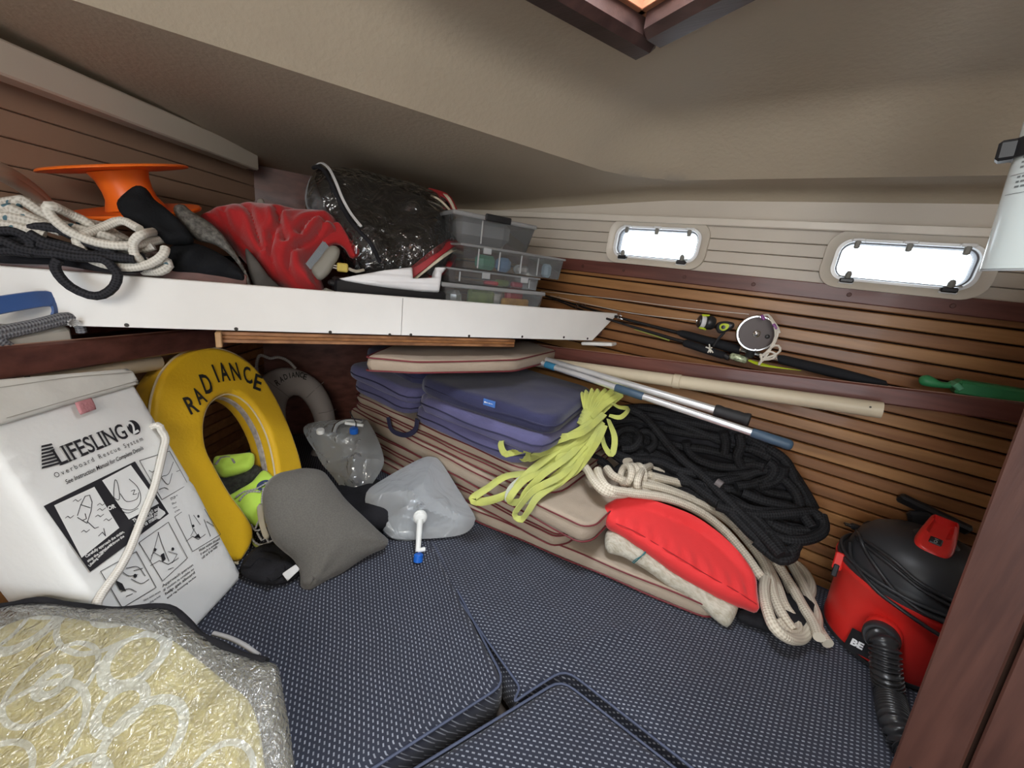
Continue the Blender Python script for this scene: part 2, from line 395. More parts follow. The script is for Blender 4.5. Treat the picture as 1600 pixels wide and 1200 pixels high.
# ================================================================== setting
# the lining of the hull, starboard: a dark backing with one teak slat after another
WY=1.5
wr=tag(box('wall_right',(-.45,WY+.035,.43),(2.7,.03,.94),gapm,bev=0),kind='structure')
PIT=.0385;nsl=24
for i in range(nsl):
    z0=-.02+i*PIT*1.0
    o=box('slat',(-.45,WY+.009,z0+PIT*.46),(2.66,.018,PIT-.0052),teak[(i*7+i//3)%3],wr,bev=.0025)
tag(bar('trim_1',(-1.8,WY-.004,.898),(.9,WY-.004,.905),.045,.022,mahog),kind='structure')
tr1=bpy.data.objects['trim_1']
for x in (-1.1,-.72,-.55,-.33,-.12,.12,.33):
    latheobj('plug',[(.006,0),(.005,.0015),(0,.0018)],(x,WY-.0152,.9+.0026*(x+.45)),(0,-1,0),mat('plug_wood',(.09,.03,.02),.5),tr1,10)
# windows: real openings left between the cream boards
win=[((952,375),(1107,385),(1030,345),(1035,418)),((1282,415),(1552,432),(1420,364),(1484,468))]
WB=[]
for q in win:
    P=[ony(x,y,WY-.005) for x,y in q];cx=(P[0][0]+P[1][0])/2;hw=(P[1][0]-P[0][0])/2
    cz=(P[2][2]+P[3][2])/2;hh=(P[2][2]-P[3][2])/2;WB.append((cx,cz,hw,hh))
print('windows',WB)
wu=tag(box('wall_upper',(-1.35,WY+.03,1.02),(.9,.02,.3),panelm,bev=0),kind='structure')
ZB=[.92,.957,.994,1.031,1.075]
edges=[-1.8]+sum([[c-h*.82,c+h*.82] for c,_,h,_2 in WB],[])+[.9]
for k in range(4):
    z0,z1=ZB[k],ZB[k+1]
    for a,b in ((edges[0],edges[1]),(edges[2],edges[3]),(edges[4],edges[5])):
        box('panel_board',((a+b)/2,WY+.005,(z0+z1)/2),(b-a,.02,z1-z0-.0018),panelm,wu,bev=.0018)
for (c,cz,h,v) in WB:   # strips above and under each port
    box('panel_board',(c,WY+.006,(.915+cz-v*.75)/2),(h*1.64,.02,max(.004,cz-v*.75-.915)),panelm,wu,bev=0)
    box('panel_board',(c,WY+.006,(1.085+cz+v*.75)/2),(h*1.64,.02,max(.004,1.085-cz-v*.75)),panelm,wu,bev=0)
for a,b in ((-.95,WB[0][0]-WB[0][2]*.81),(WB[0][0]+WB[0][2]*.81,WB[1][0]-WB[1][2]*.81),(WB[1][0]+WB[1][2]*.81,.9)):box('backing',((a+b)/2,WY+.024,1.02),(b-a,.012,.3),panelm,wu,bev=0)
box('panel_board',(-.45,WY+.012,1.135),(2.7,.02,.10),panelm,wu,bev=0)
tr2=tag(bar('trim_2',(-1.8,WY-.012,1.083),(.9,WY-.016,1.076),.022,.034,mat('cream_gloss_trim',(.68,.62,.53),.25,var=.03)),kind='structure')
# ports
def rrect(hw,hh,r,n=8):
    out=[]
    for cx,cy,a0 in((hw-r,hh-r,0),(-hw+r,hh-r,90),(-hw+r,-hh+r,180),(hw-r,-hh+r,270)):
        for k in range(n+1):
            a=math.radians(a0+90*k/n);out.append((cx+r*math.cos(a),cy+r*math.sin(a)))
    return out
def ring(name,o_,i_,y0,y1,c,cz,m,parent,bulge=0):
    """frame between an outer and an inner rounded loop, from y0 (front) to y1"""
    n=len(o_);mb=MB();vs=[]
    L=[(o_,y1),(o_,y0+.004),([(a*.985+b*.015,a2*.97+b2*.03) for (a,a2),(b,b2) in zip(o_,i_)],y0),([(a*.15+b*.85,a2*.15+b2*.85) for (a,a2),(b,b2) in zip(o_,i_)],y0+bulge),(i_,y0+bulge+.004),(i_,y1)]
    for lp,y in L: vs+=[(c+x,y,cz+z) for x,z in lp]
    fs=[(j*n+k,j*n+(k+1)%n,(j+1)*n+(k+1)%n,(j+1)*n+k) for j in range(5) for k in range(n)]
    mb.add(vs,fs);return mb.build(name,m,parent)
portf=mat('port_frame',(.62,.56,.47),.35,var=.03);whitef=mat('white_port_rim',(.85,.86,.86),.25,var=.02);greyg=mat('grey_gasket',(.13,.135,.15),.5,var=.1)
clip=mat('grey_hinge',(.22,.215,.19),.4,var=.1)
for k,(c,cz,h,v) in enumerate(WB):
    sk=[]
    f=ring('window_%d'%(k+1),rrect(h,v,.05),rrect(h*.86,v*.72,.036),WY-.022,WY+.03,c,cz,portf,None,.004)
    tag(f,kind='structure')
    ring('rim',rrect(h*.87,v*.74,.037),rrect(h*.80,v*.62,.03),WY-.014,WY+.03,c,cz,whitef,f)
    ring('gasket',rrect(h*.80,v*.62,.03),rrect(h*.775,v*.575,.027),WY-.002,WY+.03,c,cz,greyg,f)
    mb=MB();o_=rrect(h*.79,v*.6,.029);n=len(o_)
    mb.add([(c+x,WY+.010,cz+z) for x,z in o_]+[(c+x,WY+.016,cz+z) for x,z in o_],[tuple(range(n)),tuple(range(2*n-1,n-1,-1))]+[(i,(i+1)%n,n+(i+1)%n,n+i) for i in range(n)])
    mb.build('pane',clearmat('port_glass',(.97,.99,1),.04,.03,spec=.6),f)
    for t in (-.62,0,.62):
        hb=box('hinge',(c+t*h,WY-.017,cz+v*.68),(.03,.016,.009),whitef,f)
        box('hinge_tongue',(c+t*h,WY-.018,cz+v*.55),(.013,.012,.026),clip,hb)
    for t,s in ((-.6,-1),(.6,1)):
        lb=box('latch',(c+t*h,WY-.02,cz-v*.72),(.032,.02,.013),blackp,f)
        box('latch_base',(c+t*h,WY-.019,cz-v*.80),(.036,.014,.006),whitef,lb)
        latheobj('latch_knob',[(.0,0),(.007,.003),(.008,.014),(.005,.022),(0,.024)],(c+t*h,WY-.02,cz-v*.68),(0,-.35,1),clip,lb,12)
        tubeobj('latch_lever',[(c+t*h,WY-.022,cz-v*.60),(c+(t+s*.12)*h,WY-.026,cz-v*.58)],.0018,clip,lb,seg=6)
# ceiling: deck underside with the cabin-top recess pressed up in it
def ceil_z(x,y):
    s=BA[0]*x+BA[1]*y;a=1.335-y;b=1.03-s;r=.2
    if a<r and b<r: d=r-math.hypot(r-a,r-b)
    else: d=min(a,b)
    outer=1.17-.072*max(0,s-1.03)
    if d>0:
        t=min(1,d/.19);f=t*1.25 if t<.55 else .6875+.3125*math.sin((t-.55)/.45*math.pi/2)
        return 1.172+.115*min(1,f)+.035*min(.8,d)
    z=outer
    if y>1.44: q=min(1,(y-1.44)/.09);z-= .085*(1-math.sqrt(max(0,1-q*q)))
    return z
# the grid follows the crease: shift points close to it onto it
def dcrease(x,y):
    s=BA[0]*x+BA[1]*y;a=1.335-y;b=1.03-s;r=.2
    return r-math.hypot(r-a,r-b) if a<r and b<r else min(a,b)
HO=A3([-.372,.851]);E1=-VA[:2];E2=-BA[:2];HS=.5
def inhatch(x,y,m=0.):
    q=A3([x,y])-HO;u=q@E1;v=q@E2;return m<u<HS-m and m<v<HS-m
xs=np.arange(-2.7,1.01,.0225);ys=np.append(np.arange(-1.5,1.43,.0225),np.arange(1.43,1.541,.0055))
G=[(x+.003*math.sin(x*91+y*37),y) for x in xs for y in ys if abs(dcrease(x,y))>.009]
# crease line: along the front, round the corner, along the side
cpt=(1.335-.2,1.03-.2);xc=(BA[1]*cpt[0]-cpt[1])/(-BA[0]) ;ctr=A3([xc,cpt[0]])
cr=[ctr+BA[:2]*.2-VA[:2]*k for k in np.arange(2.6,0,-.022)]
aa0=math.atan2(BA[1],BA[0]);aa1=math.pi/2
cr+=[ctr+.2*A3([math.cos(aa0+(aa1-aa0)*k/14),math.sin(aa0+(aa1-aa0)*k/14)]) for k in range(15)]
cr+=[A3([x,1.335]) for x in np.arange(ctr[0]+.02,1.0,.022)]
hc=[HO+E1*u+E2*v for u,v in((.012,.012),(HS-.012,.012),(HS-.012,HS-.012),(.012,HS-.012))]
nc=len(cr);allp=[Vector(p) for p in list(cr)+hc+G];eds=[(i,i+1) for i in range(nc-1)]+[(nc+i,nc+(i+1)%4) for i in range(4)]
dr=delaunay_2d_cdt(allp,eds,[],0,1e-6)
vs=[(v[0],v[1],ceil_z(v[0],v[1]) if abs(dcrease(v[0],v[1]))>2e-3 else 1.17-.072*max(0,BA[0]*v[0]+BA[1]*v[1]-1.03)) for v in dr[0]]
fs=[]
for f in dr[2]:
    c=sum((A3(dr[0][i]) for i in f),A3([0.,0.]))/3
    if inhatch(c[0],c[1],.012):continue
    a_,b_,c_=[A3(dr[0][i]) for i in f];fs.append(tuple(f) if (b_-a_)[0]*(c_-a_)[1]-(b_-a_)[1]*(c_-a_)[0]<0 else tuple(reversed(f)))
ce=link('ceiling',vs,fs,liner,angle=24);tag(ce,kind='structure')
m_=ce.modifiers.new('thick','SOLIDIFY');m_.thickness=.02;m_.offset=-1
# hatch in the ceiling
hz=ceil_z(-.37,.85)
def hp(u,v,z): q=HO+E1*u+E2*v;return A3([q[0],q[1],z])
hf=None
darkw=wood('hatch_mahogany',(.060,.034,.030),(.032,.018,.016),.35,3.,0)
orangew=wood('hatch_liner_wood',(.40,.17,.09),(.28,.11,.055),.45,3.,1)
fw=.058
for nm,(u0,v0),(u1,v1) in (('window_3',(0,fw/2),(HS,fw/2)),('frame_rail',(fw/2,fw),(fw/2,HS-fw)),('frame_rail',(0,HS-fw/2),(HS,HS-fw/2)),('frame_rail',(HS-fw/2,fw),(HS-fw/2,HS-fw))):
    a=hp(u0,v0,hz-.012);b=hp(u1,v1,hz-.012);sd=nrm(np.cross(b-a,(0,0,1)))
    o=bar(nm,a,b,fw,.05,darkw,hf,side=sd,bev=.012)
    if hf is None:hf=tag(o,kind='structure')
for (u0,v0),(u1,v1) in (((0,fw+.004),(HS,fw+.004)),((fw+.004,0),(fw+.004,HS)),((0,HS-fw-.004),(HS,HS-fw-.004)),((HS-fw-.004,0),(HS-fw-.004,HS))):
    a=hp(u0,v0,hz+.06);b=hp(u1,v1,hz+.06);bar('liner_board',a,b,.12,.012,orangew,hf,side=(0,0,1),bev=.001)
mb=MB();frame_box(mb,hp(HS/2,HS/2,hz+.125),A3([*E1,0]),A3([*E2,0]),A3([0,0,1]),HS/2,HS/2,.005);mb.build('hatch_pane',clearmat('hatch_acrylic',(.97,.98,1),.08,.1,spec=.5),hf,smooth=False)
# port side: beam under the deck, lining, low dark lining, all along the other side of the V
DL=nrm([.545,-.838,0]);OUTL=A3([-.838,-.545,0])/np.linalg.norm([-.838,-.545])
L0=onz(405,266,1.072);L0=A3([L0[0],L0[1],0])
beam=bar('trim_3',L0+OUTL*.03+A3([0,0,1.10]),L0+DL*1.9+OUTL*.03+A3([0,0,1.10]),.06,.06,panelm,side=OUTL,bev=.004);tag(beam,kind='structure')
LW=L0+OUTL*.09
wl=tag(bar('wall_left',LW-DL*.6+OUTL*.04+A3([0,0,.55]),LW+DL*2.2+OUTL*.04+A3([0,0,.55]),1.3,.02,gapm,side=(0,0,1),bev=0),kind='structure')
brownpan=mat('tan_panel',(.36,.235,.165),.45,var=.06,vs=4)
for k in range(6):
    bar('panel_board',LW-DL*.5+OUTL*.012+A3([0,0,.795+k*.052]),LW+DL*2.1+OUTL*.012+A3([0,0,.795+k*.052]),.0502,.02,brownpan,wl,bev=.002)
for k in range(20):
    bar('slat',LW-DL*.5+OUTL*.012+A3([0,0,.0+k*.0385]),LW+DL*2.1+OUTL*.012+A3([0,0,.0+k*.0385]),.0335,.02,teak[(k*5)%3] if k<15 else mahog,wl,bev=.002)
# bow bulkhead
sB=1.93
tag(bar('wall_front',BA*sB-VA*.5+A3([0,0,.55]),BA*sB+VA*.80+A3([0,0,.55]),1.3,.02,mahogY,side=(0,0,1),bev=0),kind='structure')
# berth base
tag(box('floor',(-.7,.3,-.16),(3.6,3.4,.06),mahog,bev=0),kind='structure')
# partition with the post, right
pb=A3([.40,.94,-.02]);dpb=ray(1597,645)
pq=onz(1390,1200,0.0)*1.0
def edgept(x,y,t=None):return None
PB=onz(1390,1200,0.);d2=ray(1597,645)
# point on the ray through (1597,645) straightest above PB
t2=((PB-CAM)[:2]@d2[:2])/(d2[:2]@d2[:2]);PT=CAM+d2*t2
print('post',PB,PT)
EV=nrm(PT-PB);HVv=nrm(A3([1,-.42,0]));PN=nrm(np.cross(EV,HVv));PN=PN if PN@(CAM-PB)>0 else -PN
def part_(u0,u1,h0,h1,name,m,parent=None,bev=.003):
    a=PB+EV*-.12;b=PB+EV*1.05;mb=MB();S=nrm(np.cross(PN,EV));S=S if S@HVv>0 else -S
    frame_box(mb,(a+b)/2+S*(u0+u1)/2+PN*(h0+h1)/2,EV,S,np.cross(EV,S),np.linalg.norm(b-a)/2,(u1-u0)/2,(h1-h0)/2,bev);return mb.build(name,m,parent,smooth=False)
dp=tag(part_(.0,.075,-.03,0,'door_1',posty),kind='structure')
part_(.081,.55,-.03,-.001,'door_panel',posty,dp)
part_(.06,.09,-.028,-.012,'groove',gapm,dp,bev=0)
# rear enclosure behind the camera with an open doorway
tag(box('wall_rear',(-1.25,-1.1,.55),(1.9,.04,1.3),panelm,bev=0),kind='structure')
box('rear_panel',(.85,-1.1,.55),(.5,.04,1.3),panelm,bpy.data.objects['wall_rear'],bev=0)  # unseen panel, added to narrow the doorway and cut ambient light
tag(box('wall_side',(1.0,.2,.55),(.04,2.7,1.3),panelm,bev=0),kind='structure')
# ------------------------------------------------------------------ mattress cushions
navyw=weave('navy_woven',(.017,.021,.040),(.33,.355,.42),9.0,math.radians(33))
navyw2=weave('navy_woven_b',(.017,.021,.040),(.33,.355,.42),9.0,math.radians(-28))
def cushion(name,pts,ztop,th,m,label,res=.028,disp=None,D=.028,gr='navy berth cushions'):
    pl=HZ(ztop-th/2);P=[pl.uv(*CAMP(q,ztop)) if False else A3(q[:2]) for q in pts]
    out=[]
    n=len(P)
    for i in range(n):   # round the corners
        a,b,c=P[i-1],P[i],P[(i+1)%n];ra=min(.035,np.linalg.norm(a-b)*.3);r1=b+(a-b)/np.linalg.norm(a-b)*ra;r2=b+(c-b)/np.linalg.norm(c-b)*ra
        for t in(0,.25,.5,.75,1):out.append((1-t)**2*r1+2*t*(1-t)*b+t*t*r2)
    o=puff(name,out,pl,th/2,th/2,D,m,None,res,disp,p=2.6,round_=False);tag(o,label,'mattress',gr)
    edge=[(q[0],q[1],ztop-.011) for q in out];pm=mat('navy_piping',(.07,.085,.14),.7,var=.1,bump=.2)
    tubeobj('piping',[A3([q[0],q[1],ztop-.006]) for q in [A3(v)+nrm([sum(p[0] for p in P)/n-v[0],sum(p[1] for p in P)/n-v[1]])*.008 for v in out]],.0028,pm,o,closed=True,seg=6,smooth=False)
    return o
Z=lambda x,y,z=0.:onz(x,y,z)[:2]
a1,a2=Z(630,835),Z(796,1068);a3=Z(585,1204)
far=Z(560,740)
def wr_(seed):return lambda uv,x:(.004*vnoise(uv,5,seed)+.0018*vnoise(uv,16,seed+1))*x
_n=LW[:2]-OUTL[:2]*.012;_t=(sB-.02-_n@BA[:2])/(DL[:2]@BA[:2]);cornL=_n+DL[:2]*_t
_t2=(1.49-(BA*(sB-.02))[1])/VA[1];cornR=(BA*(sB-.02)+VA*_t2)[:2]
c1=cushion('berth_cushion',[a2,a2+(a3-a2)*2.6,_n+DL[:2]*1.35,cornL,cornR*.55+cornL*.45,A3([-1.2,.99])],0,.11,navyw,'navy woven berth cushion at left under the white bag and grey pillow',disp=wr_(3))
i1=Z(878,1053);i2=Z(1075,1206);i3=Z(625,1206)
c2=cushion('berth_cushion',[i1,i1+(i2-i1)*2.2,i1+(i2-i1)*2.2+(i3-i1)*2.0,i1+(i3-i1)*2.0],.0,.11,navyw2,'navy woven infill cushion with its pointed corner at bottom centre',disp=wr_(5))
def crease(uv,x):
    h=.004*vnoise(uv,4,9)+.002*vnoise(uv,14,11)
    for (p,q,am,wd) in ((Z(868,1035),Z(960,985),.011,.016),(Z(960,985),Z(1000,980),.006,.02),(Z(800,900),Z(900,985),.005,.02),(Z(1000,1110),Z(1110,1060),.005,.025)):
        ab=q-p;t=np.clip(((uv-p)@ab)/(ab@ab),-.3,1.3);d=np.sqrt((((uv-(p+np.clip(t,0,1)[:,None]*ab)))**2).sum(1));h=h+am*np.exp(-(d/wd)**2)
    return h*x
c3=cushion('berth_cushion',[Z(644,834),A3([-1.19,1.01]),cornR*.55+cornL*.45+A3([.01,.02]),cornR,A3([.98,1.495]),A3([.98,.0]),i1+(i2-i1)*2.2+A3([.02,.012]),i1+A3([.004,.016]),Z(826,1082),Z(800,1100),a2+A3([.022,.006])],-.002,.108,navyw2,'long navy woven berth cushion along the teak wall under the vacuum and rope',disp=crease)
under=box('berth_board',(-.6,.3,-.121),(2.9,2.3,.018),mat('plywood_board',(.07,.05,.035),.6),None);tag(under,'plywood board carrying the navy berth cushions','board')
# ------------------------------------------------------------------ bow shelf with white fascia
PB0=ony(925,533,1.375);sF=PB0@BA
fa=lambda x,y:bs(x,y,sF)
zt=.738;zb=.634
def onF(v,z,ds=0.):q=BA*(sF+ds)+VA*v;return A3([q[0],q[1],z])
vR=fa(965,490)@VA;vRb=fa(925,533)@VA
shelf=thing('bow_shelf',onF(.6,.64,.3),'wide white-faced shelf across the bow, screws along its lower edge, heaped with gear','shelf')
# fascia: two boards meeting at the joint at 628 px, right end cut at a slant
vJ=fa(628,500)@VA
def fascia(v0,v1,v1b):
    mb=MB();P=[onF(v0,zb),onF(v1b,zb),onF(v1,zt),onF(v0,zt)];Q=[p+BA*.014 for p in P]
    mb.add(P+Q,[(3,2,1,0),(4,5,6,7),(0,1,5,4),(1,2,6,5),(2,3,7,6),(3,0,4,7)]);return mb.build('fascia',whitep,shelf,smooth=False)
fascia(-.9,vJ-.001,vJ-.001);fascia(vJ+.0006,vR,vRb)
tk=mat('white_edge',(.86,.85,.82),.3,var=.02)
bar('edge_strip',onF(-.9,zt+.001,.007),onF(vR-.002,zt+.001,.007),.016,.003,tk,shelf,side=BA)
scr=mat('dark_screw',(.05,.045,.04),.5,metal=.6)
for x,y in((198,508),(369,514),(516,519),(609,523),(642,523),(733,525),(816,526),(881,527),(918,529)):
    latheobj('screw',[(0,.001),(.0035,.0008),(.0042,0)][::-1],fa(x,y)-BA*.0002,-BA,scr,shelf,10)
mb=MB();P=[onF(-.9,.655,.014),onF(1.5,.655,.014)]
# deck cut to the V
def wallL(s):  # v where the port lining is met at depth s
    q=LW-OUTL*.01;t=(s-q@BA)/(DL@BA);return (q+DL*t)@VA
def wallR(s): return (1.49-(BA*s)[1])/VA[1]
s0,s1=sF+.014,sB-.012
P=[onF(wallL(s0),.665,.014),onF(min(wallR(s0),vRb+.02),.665,.014),onF(wallR(s0+.05),.665,.06),onF(wallR(s1),.665,s1-sF),onF(wallL(s1),.665,s1-sF)]
Q=[p-A3([0,0,.02]) for p in P];n=5
mb=MB();mb.add(P+Q,[tuple(range(n)),tuple(range(2*n-1,n-1,-1))]+[(i,n+i,n+(i+1)%n,(i+1)%n) for i in range(n)])
mb.build('shelf_board',mahogY,shelf,smooth=False)
ply=wood('plywood_edge',(.36,.17,.075),(.16,.07,.03),.5,3.,1)
va,vb=fa(345,525)@VA,fa(805,540)@VA
for k,(zz,cc) in enumerate(((.628,ply),(.619,teak[1]),(.610,ply))):
    bar('ply_edge',onF(va,zz-.003,.10),onF(vb,zz-.003,.10),.008,.19,cc,shelf,side=(0,0,1),bev=.0008)
bar('ply_end',onF(va-.004,.612,-.01),onF(va-.004,.612,.12),.036,.012,wood('ply_end',(.5,.3,.15),(.35,.2,.09),.5,3.,1),shelf,side=(0,0,1))
bar('mahogany_lip',onF(-.9,zt-.001,.035),onF(fa(385,440)@VA,zt+.001,.035),.045,.024,mahogY,shelf,side=(0,0,1),bev=.002)
# ------------------------------------------------------------------ side shelves
def sideshelf(a,b,hgt,thk,inw,label,depth,m):
    t=thing('side_shelf',(a+b)/2,label,'shelf')
    dz=A3([0,0,-hgt/2]);bar('fiddle',a+dz,b+dz,hgt,thk,m,t,side=(0,0,1),bev=.004)
    lip=A3([0,0,.0005]);bar('worn_edge',a+lip,b+lip,.004,.0012,mat('worn_wood',(.45,.27,.2),.5),t,side=inw,bev=0)
    e=A3([0,0,-hgt*.55]);bar('shelf_board',a+e-inw*depth/2,b+e-inw*depth/2,depth,.014,mahog,t,side=inw,bev=0);return t
FY=1.375
fr0,fr1=ony(800,534,FY),ony(1600,629,FY)
ext=nrm(fr1-fr0)
sideshelf(fr0-ext*.05,fr1+ext*.25,.047,.018,A3([0,-1,0]),'long mahogany-edged shelf on the starboard teak wall holding the fishing rods',.105,mahog)
PLf=PL((*(LW-OUTL*.19)[:2],0),(*(LW-OUTL*.19+DL)[:2],0),(*(LW-OUTL*.19)[:2],1))
fl0=PLf.at(330,512);fl1=PLf.at(0,541);e2=nrm(fl1-fl0)
print('left fiddle',fl0,fl1)
sideshelf(fl0-e2*.05,fl1+e2*.4,.058,.018,-OUTL,'mahogany-edged port shelf with blue strap and white box',.17,mahogY)
# ------------------------------------------------------------------ poles under the side shelves
pvc=mat('beige_tube',(.60,.52,.38),.45,var=.05,vs=8)
A_,B_=ony(826,563,1.335),ony(1378,641,1.335);A_[2]-=0
t=thing('pole',(A_+B_)/2,'long beige plastic tube slung under the starboard shelf','pole')
d_=nrm(B_-A_);mb=MB();lathe(mb,[(.021,0),(.021,np.linalg.norm(B_-A_)),(.016,np.linalg.norm(B_-A_)),(.015,np.linalg.norm(B_-A_)-.02),(0,np.linalg.norm(B_-A_)-.02)],A_,d_,20);mb.build('tube',pvc,t)
C_=A_+d_*((ony(1058,596,1.335)-A_)@d_);mb=MB();lathe(mb,[(.021,-.012),(.0235,-.01),(.0235,.01),(.021,.012)],C_,d_,20);mb.build('coupling_ring',pvc,t)
for x,y in((1360,636),):
    mb=MB();lathe(mb,[(0,0),(.0025,0),(.0025,.001)],ony(x,y,1.314),(0,-1,0),8);mb.build('rivet',scr,t)
PLp=PLf.shift(0.0)
A_,B_=PLf.at(262,568),PLf.at(-30,608);off=-OUTL*-.03
t=thing('pole',(A_+B_)/2,'beige tube slung under the port shelf behind the white bag','pole')
tubeobj('tube',[A_+off,B_+off],.0215,pvc,t,seg=16);mb=MB()
tube(mb,[PLf.at(58,594)+off+A3([0,0,.024])-OUTL*0,PLf.at(50,596)+off-OUTL*.024,PLf.at(50,600)+off-A3([0,0,.024])],.004);mb.build('black_lashing',blackr,t)
# ------------------------------------------------------------------ beige cushions with burgundy piping
beige=mat('beige_canvas',(.41,.335,.26),.85,var=.06,vs=7,bump=.25,bs_=260,sheen=.1)
beiged=mat('beige_canvas_b',(.37,.295,.225),.85,var=.06,vs=7,bump=.25,bs_=260,sheen=.1)
burg=mat('burgundy_piping',(.15,.025,.03),.6,var=.15)
GB='beige cushions with burgundy piping stacked at the starboard side'
def slabc(name,P,z0,z1,label,m,cat='cushion',pipe=burg,D=.014,seed=1,res=.024,wr=.0035,group=None,cr=.02,tilt=None):
    P=[A3(p[:2],float) for p in P];n=len(P);out=[]
    for i in range(n):
        a,b,c=P[i-1],P[i],P[(i+1)%n];ra=min(cr,np.linalg.norm(a-b)*.45,np.linalg.norm(c-b)*.45);r1=b+nrm(a-b)*ra;r2=b+nrm(c-b)*ra
        for q in(0,.33,.66,1):out.append((1-q)**2*r1+2*q*(1-q)*b+q*q*r2)
    zm=(z0+z1)/2;h=(z1-z0)/2;pl=HZ(zm)
    o=puff(name,out,pl,h,h,D,m,None,res,lambda uv,x:(wr*vnoise(uv,9,seed)+wr*.5*vnoise(uv,28,seed+5))*x,p=3.2,round_=False)
    tag(o,label,cat,group)
    if pipe:
        sag=lambda q,k:A3([q[0],q[1],zm+k*(h-.004)+.0018*math.sin(q[0]*23+seed*2+k)])
        for k in(1,-1):tubeobj('piping',[sag(q,k) for q in resample(out,.03)],.0026,pipe,o,closed=True,seg=6,smooth=False)
    return o
F0=lambda x:.945+.0*x
q1=onz(1109,962,.012);q1t=onz(1112,950,.05)
slabc('bench_cushion',[(-1.46,.90),(-.69,.935),(.035,1.06),(.075,1.16),(.06,1.478),(-1.42,1.478)],.003,.05,'beige cushion at the bottom of the stack, longest, reaching right under the cloth roll',beige,seed=1,group=GB,cr=.03)
slabc('bench_cushion',[(-1.45,.925),(-.405,.955),(-.375,1.0),(-.35,1.475),(-1.42,1.475)],.052,.092,'beige cushion second from the bottom, its corner under two piped edges',beiged,seed=2,group=GB)
slabc('bench_cushion',[(-1.45,.93),(-.40,.955),(-.37,1.01),(-.34,1.475),(-1.42,1.475)],.094,.132,'beige cushion third from the bottom, end puffed out beyond the webbing',beige,seed=3,group=GB)
slabc('bench_cushion',[(-1.44,.935),(-.315,.925),(-.29,.96),(-.27,1.475),(-1.42,1.475)],.134,.192,'thick beige cushion with a creased corner beside the red cushion',beige,seed=4,group=GB,wr=.006,D=.02)
slabc('bench_cushion',[(-1.44,.94),(-.52,.95),(-.44,1.02),(-.43,1.475),(-1.42,1.475)],.194,.226,'thin beige cushion just under the yellow-green webbing',beiged,seed=5,group=GB,cr=.07)
slabc('bench_cushion',[(-1.44,.94),(-.55,.955),(-.47,1.03),(-.45,1.475),(-1.42,1.475)],.228,.262,'topmost beige cushion of the stack, directly under the blue folding cushions',beige,seed=6,group=GB,cr=.07)
# ------------------------------------------------------------------ blue folding seats
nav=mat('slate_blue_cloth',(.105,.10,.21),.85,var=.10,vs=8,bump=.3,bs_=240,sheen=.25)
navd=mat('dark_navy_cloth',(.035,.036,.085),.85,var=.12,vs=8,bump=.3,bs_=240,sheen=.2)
navp=mat('navy_seam',(.03,.03,.07),.7)
def fold(label,L,Rr,z0,z1,m,seed):
    t=thing('folding_seat',(-1.0,1.15,z0),label,'cushion')
    for nm,P in (('seat_pad',L),('back_pad',Rr)):
        o=slabc(nm,P,z0,z1,None,m,cat=None,pipe=None,seed=seed,cr=.07,D=.03,wr=.004);o.parent=t;o.matrix_parent_inverse=Matrix.Translation(t.location).inverted()
        if 'label' in o:del o['label']
        P2=[A3(p) for p in P];out=[];n=len(P2)
        for i in range(n):
            a,b,c=P2[i-1],P2[i],P2[(i+1)%n];r1=b+nrm(a-b)*.07;r2=b+nrm(c-b)*.07
            for q in(0,.33,.66,1):out.append((1-q)**2*r1+2*q*(1-q)*b+q*q*r2)
        tubeobj('seam',[(q[0],q[1],(z0+z1)/2+.004*math.sin(q[0]*19)) for q in resample(out,.03)],.003,navp,o,closed=True,seg=6,smooth=False)
        seed+=1
    return t
t1=fold('lowest blue folding seat with a dangling handle loop',[(-1.46,.95),(-1.08,.935),(-1.06,1.40),(-1.44,1.44)],[(-1.05,.93),(-.555,.935),(-.56,1.39),(-1.05,1.40)],.264,.324,nav,11)
t2=fold('middle blue folding seat, lighter slate blue halves',[(-1.47,.93),(-1.03,.915),(-1.02,1.40),(-1.44,1.43)],[(-1.01,.905),(-.49,.93),(-.50,1.40),(-1.01,1.40)],.326,.388,nav,21)
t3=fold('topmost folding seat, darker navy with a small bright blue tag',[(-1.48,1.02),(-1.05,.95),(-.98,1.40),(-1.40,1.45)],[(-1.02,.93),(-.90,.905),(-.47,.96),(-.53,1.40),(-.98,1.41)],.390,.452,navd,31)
# handle loop
hb=[ony(x,y,.925) for x,y in((606,652),(612,672),(632,680),(648,672),(652,655))]
mb=MB();ribbon(mb,hb,.02,.003,(0,-1,0));mb.build('handle_loop',navp,t1)
a,b=ony(756,625,.905),ony(780,632,.91);zc=(a+b)/2
mb=MB();U=nrm(b-a);Nn=nrm(np.cross(U,[0,0,1]));Nn=Nn if Nn@(CAM-zc)>0 else -Nn;frame_box(mb,zc+Nn*.012,U,nrm(np.cross(Nn,U)),Nn,.021,.010,.001,0)
tg=mb.build('tag',mat('bright_blue_tag',(.06,.17,.50),.6),t3,smooth=False)
pt=PL(zc+Nn*.0135,zc+Nn*.0135+U,zc+Nn*.0135+A3([0,0,1]));mb=MB()
mb.add([pt.p(-.0145+.0028*math.cos(a),.0028*math.sin(a),.0004) for a in np.linspace(0,6.28,13)[:-1]],[tuple(range(12))])
for x_,w_,h_ in((-.009,.0026,.0018),(-.0055,.0014,.0012),(-.0025,.0016,.0012),(.0015,.0024,.0018),(.0055,.0014,.0012),(.009,.002,.0014),(.0128,.0014,.0011)):mb.add([pt.p(x_-w_/2*1.2,-h_,.0004),pt.p(x_+w_/2*1.2,-h_,.0004),pt.p(x_+w_/2,h_,.0004),pt.p(x_-w_/2,h_,.0004)],[(0,1,2,3)])
mb.build('tag_lettering',mat('white_print',(.85,.85,.85),.6),tg,smooth=False)
